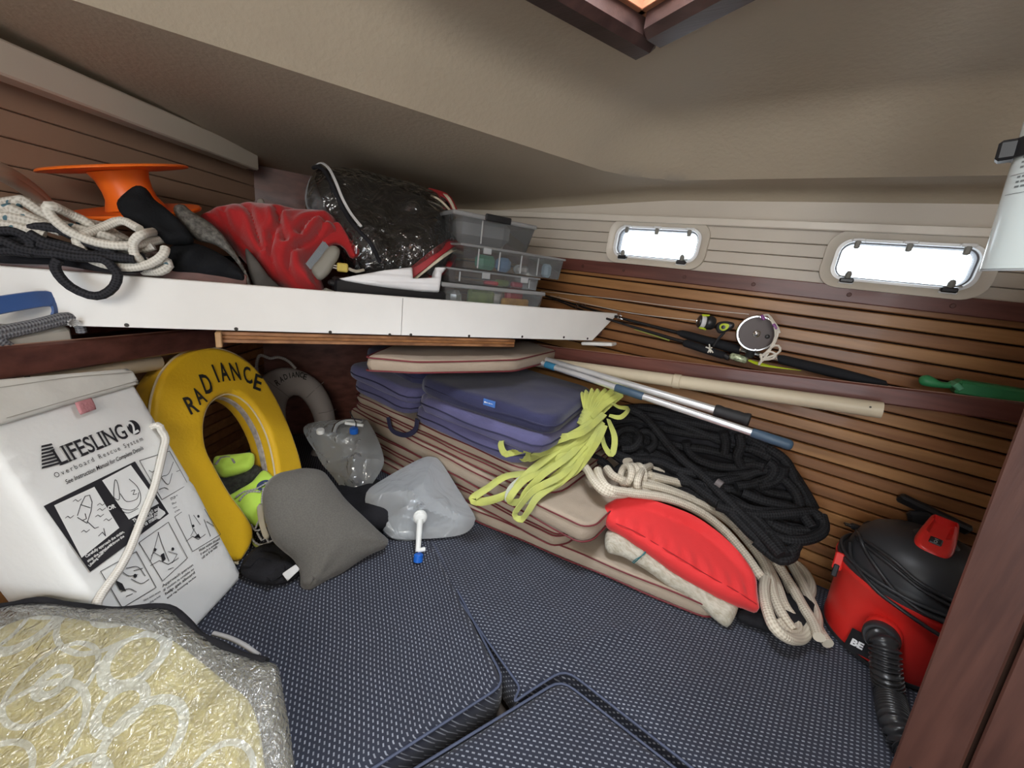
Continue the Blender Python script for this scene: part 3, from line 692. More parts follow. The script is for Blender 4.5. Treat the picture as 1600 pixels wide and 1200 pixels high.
slabc('bench_cushion',[bs(570,562,1.12)[:2],bs(648,577,1.08)[:2],bs(806,577,1.09)[:2],(-.72,1.40),(-1.40,1.44)],.522,.566,'beige cushion wedged on top of the navy seats under the plywood shelf edge',beiged,seed=8,cr=.02)
# ------------------------------------------------------------------ white rescue sling bag
vinyl=mat('white_vinyl',(.80,.815,.805),.55,var=.03,vs=5,bump=.12,bs_=70,sheen=.05)
BR=onz(380,905);BL=onz(235,1065);wv=nrm(BR-BL);dd=ray(205,588);TR=CAM+dd*(((BR-CAM)@wv)/(dd@wv))
bp=PL(BL,BR,BL+(TR-BR));   # U towards the right edge, V up the bag
if bp.V@(TR-BR)<0:bp.V=-bp.V
BH=np.linalg.norm(TR-BR);BW_=np.linalg.norm(BR-BL)
bag=thing('rescue_sling_bag',BR,'white rescue sling bag with printed instructions leaning at left of the yellow horseshoe buoy','bag')
bw2=BW_*1.06
oo=[(bw2-BW_-bw2,0),(BW_+.008,0),(BW_+.014,BH*.5),(BW_+.004,BH),(0,BH),(-.008,BH*.5)]
oo[0]=(-.005,0)
bd=puff('body',oo,bp.shift(-.055),.055,.11,.016,vinyl,bag,.02,lambda uv,x:(.0025*vnoise(uv,9,41)+.001*vnoise(uv,30,42))*x,p=3.,round_=False)
# the flap folded over the top
fl=pxo(bp,[(-70,600),(195,577),(203,582),(214,601),(100,634),(0,664),(-100,690)])
fo=puff('flap',fl,bp.shift(.006),.006,.006,.006,mat('flap_vinyl',(.68,.68,.64),.6,var=.05,vs=9,bump=.3,bs_=40),bag,.012,lambda uv,x:.0022*vnoise(uv,26,43)*x,round_=False)
mb=MB();strokes(mb,[[(0,656),(100,627),(208,597)],[(-20,610),(100,592),(198,584)]],.0012,bp,h=.0135);mb.build('stitching',mat('grey_thread',(.35,.34,.3),.7),fo,smooth=False)
tab=pxo(bp,[(107,632),(133,624),(141,642),(116,651)])
puff('pull_tab',tab,bp.shift(.014),.003,.003,.003,mat('faded_pink_webbing',(.50,.22,.24),.7,bump=.3,bs_=300),bag,.006,round_=False)
ink=mat('black_print',(.02,.02,.025),.5,var=.05);hh=.0016
mb=MB()
text(mb,'LIFESLING',(94,727),(200,683),bp,hs=1.55,h=hh,bold=.012)
_V,_f=textmesh('LIFESLING',.012);_x0,_x1=_V[:,0].min(),_V[:,0].max();_a,_b=bp.uv(94,727),bp.uv(200,683);_s=np.linalg.norm(_b-_a)/(_x1-_x0);_U=nrm(_b-_a);_W=A3([-_U[1],_U[0]])
_W=_W if _W@(bp.uv(94,717)-_a)>0 else -_W;_cap=_V[:,1].max()-.015
for pre in('','L','LI','LIF','LIFES','LIFESL','LIFESLI'):   # serifs on the upright stems
    _i=len(pre);_x=textmesh('LIFESLING'[:_i+1],.012)[0][:,0].max()-(textmesh('LIFESLING'[_i],.012)[0][:,0].max()-textmesh('LIFESLING'[_i],.012)[0][:,0].min())-_x0
    for _y in(0.,_cap-.035):
        _q=[_a+_U*_s*xx+_W*_s*1.55*yy for xx,yy in((_x-.06,_y),(_x+.17,_y),(_x+.17,_y+.035),(_x-.06,_y+.035))];mb.add([bp.p(q[0],q[1],hh+.0001) for q in _q],[(0,1,2,3)])
for k in range(7):   # the striped ship mark before the word
    y0=.0035*k;mb_u=bp.uv(64,733);d=bp.uv(93,725)-mb_u;L=d*(1-.065*k);mb_o=mb_u+nrm([-d[1],d[0]])*(y0*1.1)*1.55+d*.065*k
    S=nrm([-d[1],d[0]])*.0036;mb.add([bp.p(*q,hh) for q in (mb_o,mb_o+L,mb_o+L*.97+S,mb_o+d*.05+S)],[(0,1,2,3)])
c=bp.uv(208,668);mb.add([bp.p(c[0]+.0125*math.cos(a),c[1]+.0165*math.sin(a),hh) for a in np.linspace(0,6.28,25)[:-1]],[tuple(range(24))])
text(mb,'O v e r b o a r d   R e s c u e   S y s t e m',(86,747),(223,688),bp,hs=1.35,h=hh,bold=.0)
text(mb,'See Instruction Manual for Complete Details',(103,757),(224,702),bp,hs=1.45,h=hh,shear=.25,bold=.01)
m2_=MB();patch(m2_,[(67,791),(210,721),(263,803),(140,894)],bp,hh-.0002);bpnl=m2_.build('black_panel',ink,bd,smooth=False)
text(mb,'STOP THE BOAT',(266,782),(291,771),bp,hs=1.5,h=hh,bold=.02)
for k,(s_) in enumerate(('Shut down engine if','having motor on while','crew throwing')):
    text(mb,s_,(268+2.2*k,789+6.2*k),(299-1*k,776+6.2*k),bp,hs=1.0,h=hh,bold=.01)
for k,s_ in enumerate(('Approach person','If victim is unable to','help get aboard','and rig hoisting tackle')):
    text(mb,s_,(253+2.5*k,918+6*k),(301+1.5*k,884+6*k),bp,hs=.75,h=hh,bold=.01)
for k,s_ in enumerate(('Hoist victim aboard','if winch is available','call us if so help')):
    text(mb,s_,(311+2*k,862+6*k),(343-2*k,843+6*k),bp,hs=1.2,h=hh,bold=.01)
for k,s_ in enumerate(('Have victim secure','the sling so help')):
    text(mb,s_,(224+3*k,940+7*k),(250,925+7*k),bp,hs=1.2,h=hh,bold=.01)
pr=mb.build('printed_lettering',ink,bd,smooth=False);pr['kind']='stuff'
mb=MB();text(mb,'2',(207,679),(216,674),bp,hs=1.35,h=hh+.0006,bold=.02)
for P_ in ([(83,790),(146,761),(185,825),(126,872)],[(158,751),(203,727),(247,787),(200,812)]):
    m2_=MB();patch(m2_,P_,bp,hh+.0005);m2_.build('picture_panel',vinyl,bpnl,smooth=False)
text(mb,'OR',(168,798),(180,793),bp,hs=1.2,h=hh+.0006,bold=.05)
for k,s_ in enumerate(('Carefully approach the victim,','stop the vessel and throw the','Lifesling when close by.')):
    text(mb,s_,(133+3*k,872+7*k),(193-3*k*(k==2)*3,832+7*k+(k==2)*4),bp,hs=1.25,h=hh+.0006,bold=.03)
for k,s_ in enumerate(('The Lifesling2 and','victim while not','boat is made.')):
    text(mb,s_,(207+2*k,817+7*k),(248,796+6*k),bp,hs=1.25,h=hh+.0006,bold=.03)
mb.build('reversed_print',vinyl,bpnl,smooth=False)['kind']='stuff'
mb=MB();lw=.0012
strokes(mb,[[(217,720),(264,705),(293,757),(252,781)],[(272,808),(309,781),(344,835),(300,862)],[(216,848),(262,816),(292,872),(253,908)],[(156,893),(212,862),(243,918),(190,950)]],lw,bp,h=hh,closed=True)
H2=hh+.0012
# left picture: boat drawn towards the swimmer
strokes(mb,[[(119,806),(124,790),(131,776),(138,774),(142,785),(140,800),(134,818),(119,809)],[(124,789),(139,794)],[(131,803),(133,811),(128,813)],[(134,815),(146,826),(152,824)],[(152,838),(158,832),(163,838),(160,826)]],lw,bp,h=H2)
for x,y in((112,784),(100,810),(150,798),(147,808),(160,814),(125,832),(150,790)):strokes(mb,[[(x,y),(x+4,y-3),(x+8,y),(x+13,y-4)]],lw*.8,bp,h=H2)
# right picture: boat circling
strokes(mb,[[(176,780),(176,765),(178,750),(182,756),(185,775),(183,782),(176,778)],[(180,786),(188,795),(205,797),(216,788),(218,774),(212,760),(200,749)],[(186,772),(196,784),(212,780),(215,770)],[(178,790),(196,802),(214,795)],[(203,768),(209,766),(206,773),(212,772)]],lw,bp,h=H2,smooth=True)
# step pictures
strokes(mb,[[(245,757),(252,745),(262,741),(270,722)],[(250,745),(262,757),(268,740)],[(232,735),(237,738),(241,735)],[(275,737),(280,735)],[(248,765),(256,762),(262,765)]],lw,bp,h=hh,smooth=True)
strokes(mb,[[(293,800),(300,825),(308,838)],[(296,797),(312,820)],[(290,846),(300,838),(309,843),(320,835)],[(318,812),(325,830),(328,838)],[(303,826),(297,838)],[(322,815),(333,822)]],lw,bp,h=hh)
strokes(mb,[[(246,832),(252,850),(263,877)],[(247,832),(240,858),(234,877)],[(240,864),(255,872)],[(234,884),(248,876),(262,882),(278,872)],[(262,862),(276,866),(268,880)],[(244,858),(236,868)],[(262,890),(270,887)]],lw,bp,h=hh)
strokes(mb,[[(186,890),(200,900),(214,898)],[(196,888),(214,886),(226,900)],[(208,892),(222,888)],[(204,905),(220,912),(232,905)],[(188,925),(200,920),(212,925)],[(196,932),(206,928)]],lw,bp,h=hh,smooth=True)
for x,y,r in((309,807,3.2),(301,822,3),(241,859,3),(269,858,3.2),(210,900,3.5)):
    c=bp.uv(x,y);q=r*.0009;mb.add([bp.p(c[0]+q*math.cos(a),c[1]+q*1.3*math.sin(a),hh+.0002) for a in np.linspace(0,6.28,13)[:-1]],[tuple(range(12))])
patch(mb,[(178,906),(190,912),(196,924),(186,922)],bp,hh);patch(mb,[(250,867),(255,864),(258,874),(253,878)],bp,hh);patch(mb,[(302,840),(309,834),(313,841)],bp,hh)
mb.build('line_drawings',ink,bd,smooth=False)['kind']='stuff'
# rope lying over the bag
wrope=ropemat('white_braid',(.78,.76,.71),(.60,.57,.50),k=900,bump=.4)
rp_=bp.shift(.012)
pts=[rp_.p(*rp_.uv(249,668),-.045)]+[rp_.at(x,y) for x,y in((246,664),(252,672),(259,685),(255,705),(248,735),(240,765),(228,795),(214,830),(202,860),(186,890),(168,915),(152,940),(150,965))]
r_=tubeobj('rope',pts,.0072,wrope,None,seg=12);tag(r_,'white braided rope hanging down the front of the white rescue bag','rope')
# ------------------------------------------------------------------ horseshoe buoys
yel=mat('yellow_vinyl_cloth',(.80,.49,.012),.6,var=.03,vs=5,bump=.2,bs_=150,sheen=.1)
wpipe=mat('cream_piping',(.72,.62,.42),.6)
P1=onz(377,880,.012);P2=atd(342,543,1.14);P3=atd(474,740,1.31)
yp=PL(P1,P2,P3)
uo=[(241,700),(238,650),(243,612),(258,578),(285,552),(320,542),(350,544),(382,558),(410,584),(434,622),(455,668),(470,712),(478,750),(486,795),(492,835),(486,862),(462,868),(446,845),(440,800),(437,760),(432,720),(421,678),(403,643),(383,622),(362,614),(343,620),(328,636),(321,665),(325,700),(342,735),(362,770),(384,800),(398,825),(396,848),(385,868),(374,880),(352,868),(330,840),(300,805),(270,760)]
yb=puff('horseshoe_buoy',pxo(yp,uo),yp.shift(-.05),.05,.05,.016,yel,None,.0125,
  lambda uv,x:(.0016*np.sin(uv@A3([170,60]))*np.exp(-((uv-yp.uv(362,600))**2).sum(1)/.006)+.0018*vnoise(uv,14,51))*x,p=4)
tag(yb,'yellow horseshoe buoy lettered in black, standing beside the white rescue bag','buoy')
def loopat(P,pl,h,name,r,m,par,closed=False): return tubeobj(name,[pl.p(*pl.uv(x,y),h) for x,y in P],r,m,par,closed=closed,seg=6)
outp=[(377,880),(352,868),(330,840),(300,805),(270,760),(241,700),(238,650),(243,612),(258,578),(285,552),(320,542),(350,544),(382,558),(410,584),(434,622),(455,668),(470,712),(478,750)]
inp=uo[15+2:]
inp=[(440,800),(437,760),(432,720),(421,678),(403,643),(383,622),(362,614),(343,620),(328,636),(321,665),(325,700),(342,735),(362,770),(384,800),(398,825),(396,848),(385,868),(374,880)]
cen=yp.uv(362,700)
def inset(P,pl,k): 
    out=[]
    for x,y in P:out.append((x,y))
    return out
loopat(outp,yp,-.012,'piping',.0028,wpipe,yb);loopat(inp,yp,-.014,'piping',.0028,wpipe,yb)
zp=mat('grey_zipper',(.42,.38,.38),.5,var=.3,vs=60)
zpts=[yp.p(*(yp.uv(x,y)+(yp.uv(366,690)-yp.uv(x,y))*.02),-.05) for x,y in((321,640),(343,620),(362,614),(383,622),(403,643),(421,678),(432,720),(437,760))]
mb=MB();ribbon(mb,zpts,.02,.003,[nrm((yp.p(*yp.uv(366,690),-.05))-q) for q in zpts]);mb.build('zipper',zp,yb)
inkb=mat('black_lettering',(.02,.02,.018),.6)
mb=MB();L_=[('R',(301,641),(308,617),1),('A',(308,621),(317,603),1),('D',(320,609),(330,593),1),('I',(336,600),(340,590),1),('A',(346,594),(359,591),1),('N',(363,594),(375,596),1),('C',(379,598),(390,603),1),('E',(392,604),(401,611),1)]
LP=[('R',(304,645),(291,620)),('A',(317,630),(302,607)),('D',(327,614),(316,585)),('I',(341,597),(330,570)),('A',(353,595),(344,567)),('N',(370,594),(362,567)),('C',(388,599),(383,573)),('E',(400,609),(404,586))]
def letters(L,pl,h,wid,mb,bold=.02,hmul=1.):
    for ch,b,tp in L:   # baseline centre pixel, top pixel
        B=pl.uv(*b);T=pl.uv(*tp);up=T-B;hgt=np.linalg.norm(up)*hmul;up=nrm(up);rt=A3([up[1],-up[0]])
        if (pl.uv(b[0]+20,b[1])-B)@rt<0:rt=-rt
        V,Fs=textmesh(ch,bold)
        x0,x1=V[:,0].min(),V[:,0].max();y1=V[:,1].max();ww=wid*(.22 if ch=='I' else 1)
        q=[B+rt*((v[0]-x0)/(x1-x0)-.5)*ww+up*(v[1]/y1)*hgt for v in V]
        mb.add([pl.p(a[0],a[1],h) for a in q],Fs)
letters(LP,yp,.003,.026,mb);mb.build('black_lettering',inkb,yb,smooth=False)
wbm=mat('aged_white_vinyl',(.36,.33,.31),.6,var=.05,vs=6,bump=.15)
wp=PL(atd(480,700,1.62),atd(445,575,1.60),atd(520,640,1.72))
wo=[(408,640),(403,610),(412,588),(436,574),(462,574),(488,584),(508,602),(522,628),(528,660),(520,690),(512,735),(490,745),(487,720),(498,690),(497,660),(487,634),(471,617),(456,620),(450,640),(453,668),(463,700),(474,740),(466,755),(448,745),(430,705)]
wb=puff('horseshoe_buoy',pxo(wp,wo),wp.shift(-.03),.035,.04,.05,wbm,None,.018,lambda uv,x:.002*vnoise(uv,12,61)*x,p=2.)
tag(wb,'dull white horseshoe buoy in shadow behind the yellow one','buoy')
mb=MB();LW_=[('R',(435,602),(430,594)),('A',(441,597),(437,589)),('D',(447,593),(444,585)),('I',(453,591),(451,583)),('A',(458,590),(457,582)),('N',(464,590),(464,581)),('C',(470,590),(471,582)),('E',(475,593),(477,585))]
letters(LW_,wp,.0055,.014,mb);mb.build('black_lettering',inkb,wb,smooth=False)
for P_ in ([(418,596),(440,612),(452,622)],[(505,597),(488,612),(478,622)],[(524,640),(510,644),(497,646)],[(436,720),(452,716),(466,712)]):
    mb=MB();strokes(mb,[P_],.002,wp,h=.0055);mb.build('seam',mat('seam_grey',(.2,.18,.17),.7),wb,smooth=False)
wc=tubeobj('cord',[wp.at(x,y) for x,y in((402,582),(401,568),(405,556),(412,556),(422,560),(435,558),(450,564),(462,576))],.006,ropemat('grey_cord',(.4,.38,.36),(.25,.23,.22)),wb,seg=8)
# ------------------------------------------------------------------ hi-vis vest
neon=mat('neon_cloth',(.55,.85,.10),.7,var=.06,vs=10,bump=.25,bs_=60,sheen=.3)
vp=PL(atd(425,860,1.14),atd(350,720,1.22),atd(440,740,1.26))
vest=thing('life_vest',vp.at(400,800),'neon yellow and black safety vest bundled inside the yellow buoy','vest')
fold_=lambda sd,a=.006:(lambda uv,x:(a*vnoise(uv,22,sd)+a*.6*vnoise(uv,48,sd+1))*x)
puff('neon_collar',pxo(vp,[(338,722),(352,718),(372,716),(395,714),(400,722),(396,738),(382,744),(365,750),(350,752),(338,740)]),vp.shift(.03),.02,.02,.02,neon,vest,.006,fold_(71,.014))
mb=MB();tube(mb,[vp.p(*vp.uv(x,y),.045) for x,y in((342,735),(350,725),(362,724),(370,732),(366,741))],.004);mb.build('grey_edging',mat('grey_edge',(.3,.3,.3),.7),vest)
mesh_=mat('black_mesh',(.03,.032,.026),.7,var=.5,vs=90,bump=.8,bs_=300)
puff('mesh_panel',pxo(vp,[(340,752),(365,748),(385,742),(400,730),(412,742),(395,758),(372,772),(360,782),(345,775)]),vp.shift(.02),.015,.02,.015,mesh_,vest,.006,fold_(73,.006))
np_=puff('neon_panel',pxo(vp,[(355,785),(372,772),(395,758),(413,740),(430,752),(440,775),(432,800),(420,818),(400,826),(388,815),(372,800)]),vp.shift(.025),.014,.02,.015,neon,vest,.007,fold_(75,.008))
bpl=vp.shift(.041);c=bpl.uv(412,758)
navyi=mat('badge_navy',(.03,.05,.16),.6)
mb=MB();rng_=lambda r,n=28:[(c[0]+r*.8*math.cos(a),c[1]+r*math.sin(a)) for a in np.linspace(0,2*math.pi,n+1)[:-1]]
o1,i1_=rng_(.019),rng_(.0115)
mb.add([bpl.p(*q) for q in o1+i1_],[(k,(k+1)%28,28+(k+1)%28,28+k) for k in range(28)])
bdg=mb.build('round_badge',navyi,vest,smooth=False);mb=MB();text(mb,'a',(407,764),(418,758),bpl,hs=.8,h=.0006,bold=.08);mb.build('badge_letter',navyi,bdg,smooth=False)
grayc=ropemat('grey_elastic',(.5,.5,.5),(.3,.3,.3))
mb=MB()
for P in(((372,785),(385,776),(402,772),(420,762),(440,752)),((378,790),(384,782),(395,776),(410,776)),((414,770),(412,790),(410,812),(402,832)),((396,826),(402,835),(412,832),(418,820)),((405,838),(412,850),(418,846),(424,856)),((395,846),(408,857),(425,852),(440,842))):
    tube(mb,[vp.p(*vp.uv(x,y),.045) for x,y in P],.0026)
mb.build('drawcord',grayc,vest)
mb=MB();tube(mb,[vp.p(*vp.uv(x,y),.03) for x,y in((395,842),(402,856),(420,858),(440,850),(452,840))],.004)
mb.build('yellow_green_cord',mat('olive_cord',(.35,.38,.08),.7),vest)
puff('buckle_strap',pxo(vp,[(405,800),(413,796),(418,826),(424,846),(416,848),(408,826)]),vp.shift(.05),.004,.004,.003,mat('beige_strap',(.6,.56,.45),.7),vest,.006)
# black strap bag behind pillow
bg=puff('strap_pouch',pxo(HZ(.022),[(375,890),(395,862),(430,852),(462,866),(470,892),(455,905),(425,912),(395,906)]),HZ(.022),.02,.02,.03,blackcl,None,.012,lambda uv,x:.008*vnoise(uv,30,81)*x)
tag(bg,'flat black cloth pouch on the berth between white bag and grey pillow','pouch')
mb=MB();ribbon(mb,[onz(x,y,.045) for x,y in((385,885),(405,868),(428,872),(438,892),(420,905))],.022,.003,(0,0,1));mb.build('strap',blackcl,bg)
bk=puff('rucksack',[(-1.12,.62),(-1.0,.56),(-.88,.62),(-.84,.72),(-.9,.80),(-1.08,.80)],HZ(.04),.04,.036,.05,blackcl,None,.02,lambda uv,x:.012*vnoise(uv,18,83)*x)
tag(bk,'dark rucksack showing between the grey pillow and the front water container','bag')
# ------------------------------------------------------------------ grey pillow
gry=mat('heather_grey_cloth',(.125,.119,.108),.95,var=.10,vs=260,bump=.25,bs_=300,sheen=.2)
gp=PL(onz(482,921,.02),onz(612,848,.05),atd(455,735,1.06))
go=[(412,775),(418,752),(434,737),(460,730),(482,727),(508,732),(524,750),(545,777),(572,803),(596,826),(613,843),(606,856),(588,864),(566,877),(540,895),(514,908),(497,919),(487,924),(474,917),(472,896),(463,875),(443,858),(428,842),(417,812)]
def gd(uv,x):
    h=.003*vnoise(uv,10,91)
    for p,am in((gp.uv(487,918),.010),(gp.uv(608,848),.008)):
        r=np.sqrt(((uv-p)**2).sum(1));th=np.arctan2(uv[:,1]-p[1],uv[:,0]-p[0]);h=h+am*np.sin(th*11)*np.exp(-r/.045)
    return h*np.clip(x*9,0,1)
pw=puff('pillow',pxo(gp,go),gp.shift(-.035),.062,.05,.105,gry,None,.010,gd,p=2.)
tag(pw,'plump heather grey pillow propped in front of the yellow buoy','pillow')
wt=PL(atd(445,900,1.0),atd(470,885,1.0),atd(455,890,.985))
puff('care_label',pxo(gp,[(443,896),(465,881),(472,889),(452,908)]),gp.shift(-.03),.002,.002,.002,mat('white_label',(.7,.7,.7),.7),pw,.006,round_=False)
# ------------------------------------------------------------------ folding water containers
milk=clearmat('milky_plastic',(.93,.97,1.),.52,.09,.5,11,spec=1.8)
milk2=clearmat('milky_plastic_clearer',(.86,.89,.9),.28,.08,.7,13,spec=1.9)
natural=mat('natural_plastic',(.78,.80,.78),.35,var=.03);capblue=mat('blue_cap',(.01,.12,.55),.35,var=.05)
cp=PL(onz(650,850,.02),onz(738,826,.045),atd(665,712,1.36))
co_=[(570,770),(576,758),(600,742),(635,722),(662,709),(678,708),(690,716),(715,755),(742,798),(744,810),(738,822),(720,832),(680,837),(640,838),(612,836),(596,820),(588,806),(592,800),(578,792),(570,782)]
apx=cp.uv(656,800)
def cpd(uv,x):
    r=np.sqrt(((uv-apx)**2).sum(1));h=.035*np.exp(-r/.05)
    for (a,b) in (((656,800),(640,770)),((656,800),(700,778)),((656,800),(612,795)),((656,800),(735,818))):
        a,b=cp.uv(*a),cp.uv(*b);ab=b-a;t=np.clip(((uv-a)@ab)/(ab@ab),0,1);d=np.sqrt(((uv-(a+t[:,None]*ab))**2).sum(1));h=h+.008*np.exp(-d/.006)*(1-t*.5)
    return (h+.0015*vnoise(uv,16,101))*np.clip(x*1.6,0,1)
def spout(pl,base,dirn,parent,s=1.,lever=True,capup=False):
    d=nrm(dirn);o=latheobj('spout_neck',[(.0,-.002),(.019*s,-.002),(.020*s,.004),(.0185*s,.005),(.0195*s,.010),(.018*s,.014),(.0175*s,.018),(.013*s,.021),(.012*s,.024),(0,.024)],base,d,natural,parent,24)
    tubeobj('spout',[base+d*.02,base+d*.03+A3([0,0,-.012]),base+d*.034+A3([0,0,-.035])],lambda t:.0075*s*(1-.2*t),natural,o,seg=12)
    return base+d*.034+A3([0,0,-.035])
wc1=thing('water_container',cp.at(660,830),'milky folding water container lying in front with its blue-capped tap hanging down','container','folding water containers')
puff('container_body',pxo(cp,co_),cp.shift(-.03),.055,.05,.11,milk,wc1,.010,cpd,p=1.08,angle=13)
lob=pxo(cp,[(588,806),(600,790),(640,800),(660,815),(650,838),(620,838),(600,828)])
puff('folded_corner',lob,cp.shift(-.045),.03,.02,.03,milk,wc1,.011,lambda uv,x:.004*vnoise(uv,24,103)*x)
sb=cp.p(*cp.uv(656,812),.035);dn=nrm(cp.N*.55+nrm(onz(652,870,.02)-cp.at(656,812)))
nk=latheobj('spout_neck',[(0,-.004),(.020,-.004),(.021,.003),(.019,.004),(.0205,.009),(.0185,.010),(.0195,.014),(.0165,.017),(.012,.019),(0,.019)],sb,dn,natural,wc1,24)
tipp=onz(653,862,.022)
tubeobj('spout',[sb+dn*.016,(sb+tipp)/2+A3([0,0,.004]),tipp],lambda t:.0095-.002*t,natural,nk,seg=12)
tp2=onz(664,858,.026);tubeobj('tap_lever',[tipp+A3([0,0,.004]),tp2],.0065,natural,nk,seg=10)
cb=onz(653,879,.0)+A3([0,0,.004]);latheobj('blue_cap',[(0,.022),(.011,.0215),(.0135,.019),(.0135,.0),(.0,.0)][::-1],cb,nrm([-.25,.3,1]),capblue,wc1,26)
cp2=PL(atd(545,820,1.27),atd(597,720,1.38),atd(500,660,1.40))
c2o=[(470,668),(474,660),(486,655),(530,651),(566,650),(576,658),(588,680),(597,705),(598,722),(590,738),(578,756),(566,776),(556,790),(545,784),(520,745),(500,722),(488,700),(478,685)]
ap2=cp2.uv(548,745)
def cpd2(uv,x):
    h=0
    for (a,b) in (((490,690),(555,785)),((500,720),(590,715)),((548,745),(560,690)),((515,735),(575,760))):
        a,b=cp2.uv(*a),cp2.uv(*b);ab=b-a;t=np.clip(((uv-a)@ab)/(ab@ab),0,1);d=np.sqrt(((uv-(a+t[:,None]*ab))**2).sum(1));h=h+.010*np.exp(-d/.007)
    return (h+.002*vnoise(uv,18,105))*np.clip(x*1.6,0,1)
wc2=thing('water_container',cp2.at(548,790),'milky folding water container standing behind, blue cap and curved handle at its top','container','folding water containers')
puff('container_body',pxo(cp2,c2o),cp2.shift(-.03),.04,.04,.09,milk2,wc2,.010,cpd2,p=1.08,angle=13)
cN=cp2.N
latheobj('screw_cap',[(0,.014),(.012,.0135),(.0135,.011),(.0135,0),(0,0)][::-1],cp2.p(*cp2.uv(501,676),0),nrm(cN*.35+A3([0,0,1])),natural,wc2,22)
ub=cp2.uv
hd=[cp2.p(*ub(x,y),.012) for x,y in((523,678),(527,666),(538,660),(552,659),(566,662))]
hn=tubeobj('handle_tube',hd,.009,clearmat('clear_tube',(.85,.87,.87),.3,.1),wc2,seg=12)
tubeobj('tap_lever',[cp2.p(*ub(541,664),.02),cp2.p(*ub(569,668),.02)],.0055,natural,hn,seg=10)
latheobj('blue_cap',[(0,.02),(.0135,.019),(.0145,.016),(.0145,0),(0,0)][::-1],cp2.p(*ub(554,678),.012),nrm(A3([0,0,1])+cN*.15),capblue,wc2,24)
tubeobj('cap_string',[cp2.p(*ub(x,y),.03) for x,y in((549,648),(553,656),(558,664),(558,672))],.0018,blackr,wc2,seg=6)
# ------------------------------------------------------------------ red cushion and cloth roll
redm=mat('bright_red_cloth',(.72,.028,.03),.75,var=.04,vs=6,bump=.12,bs_=240,sheen=.25)
rpN=PL(onz(955,815,.165),onz(1180,955,.075),onz(1100,812,.215))
ro=[(937,797),(950,784),(973,775),(1010,777),(1045,787),(1085,803),(1120,826),(1150,853),(1172,880),(1184,903),(1186,925),(1188,956),(1168,951),(1140,942),(1100,921),(1060,898),(1010,862),(975,838),(950,822),(944,808)]
def rd(uv,x):
    a,b=rpN.uv(950,812),rpN.uv(1175,940);ab=b-a;t=((uv-a)@ab)/(ab@ab);n=A3([-ab[1],ab[0]])/np.linalg.norm(ab);d=(uv-a)@n
    if n@(rpN.uv(1080,850)-a)<0:d=-d
    return (-.45*np.maximum(0,d+.012)+.0045*np.sin(t*60+vnoise(uv,9,3)*3)*np.exp(-((d-.012)/.02)**2)+.002*vnoise(uv,14,111))*np.clip(x*1.5,0,1)
rc=puff('seat_cushion',pxo(rpN,ro),rpN.shift(-.02),.05,.045,.05,redm,None,.010,rd,p=2.2)
tag(rc,'bright red boxed cushion lying under the cream rope','cushion')
sp=[rpN.p(*rpN.uv(x,y),.0) for x,y in((950,806),(985,822),(1030,848),(1080,880),(1130,912),(1165,930),(1180,938))]
_B=A3([rpN.uv(*q) for q in ro]);
def rh(x,y):
    u=rpN.uv(x,y)[None];xx=np.clip(segdist(u,_B,np.roll(_B,-1,0))/.05,0,1);return float((-.02+.05*(1-(1-xx)**2.2)**(1/2.2)+rd(u,xx))[0])+.0025
tubeobj('seam',[rpN.p(*rpN.uv(x,y),rh(x,y)) for x,y in((947,812),(965,822),(990,833),(1020,850),(1050,870),(1080,888),(1110,906),(1140,922),(1165,937),(1178,945))],.0013,mat('dark_red_seam',(.35,.01,.015),.7),rc,seg=6)
roll=mat('speckled_canvas',(.55,.52,.44),.9,col2=(.40,.36,.28),vs=60,bump=.7,bs_=120,stretch=(1,3,1))
rl=PL(onz(955,865,.085),onz(1145,972,.03),onz(1060,872,.115))
lo_=[(945,845),(948,830),(958,825),(990,835),(1020,850),(1055,872),(1090,893),(1125,918),(1153,940),(1154,955),(1143,977),(1132,978),(1100,952),(1070,930),(1045,915),(1010,890),(975,870),(950,862)]
cr_=puff('cloth_roll',pxo(rl,lo_),rl.shift(-.012),.026,.028,.028,roll,None,.009,lambda uv,x:(.004*vnoise(uv,26,121)+.0025*vnoise(uv,60,122))*x)
tag(cr_,'rolled speckled off-white cloth tied with a thin teal string','roll')
mb=MB();tube(mb,[rl.p(*rl.uv(x,y),h) for x,y,h in((1015,852,.004),(1008,862,.018),(998,873,.017),(990,880,.0))],.0016);tube(mb,[rl.p(*rl.uv(x,y),h) for x,y,h in((1017,853,.004),(1004,868,.019),(992,875,.017),(988,879,.0))],.0013)
mb.build('teal_string',mat('teal_string',(.03,.16,.18),.6),cr_)
bkk=puff('gear_bag',pxo(HZ(.03),[(1150,960),(1180,940),(1230,930),(1270,940),(1285,965),(1265,985),(1215,985),(1180,975)]),HZ(.028),.024,.024,.03,blackcl,None,.012,lambda uv,x:.008*vnoise(uv,30,131)*x)
tag(bkk,'flat black bag mostly hidden under the loops of cream rope','bag')
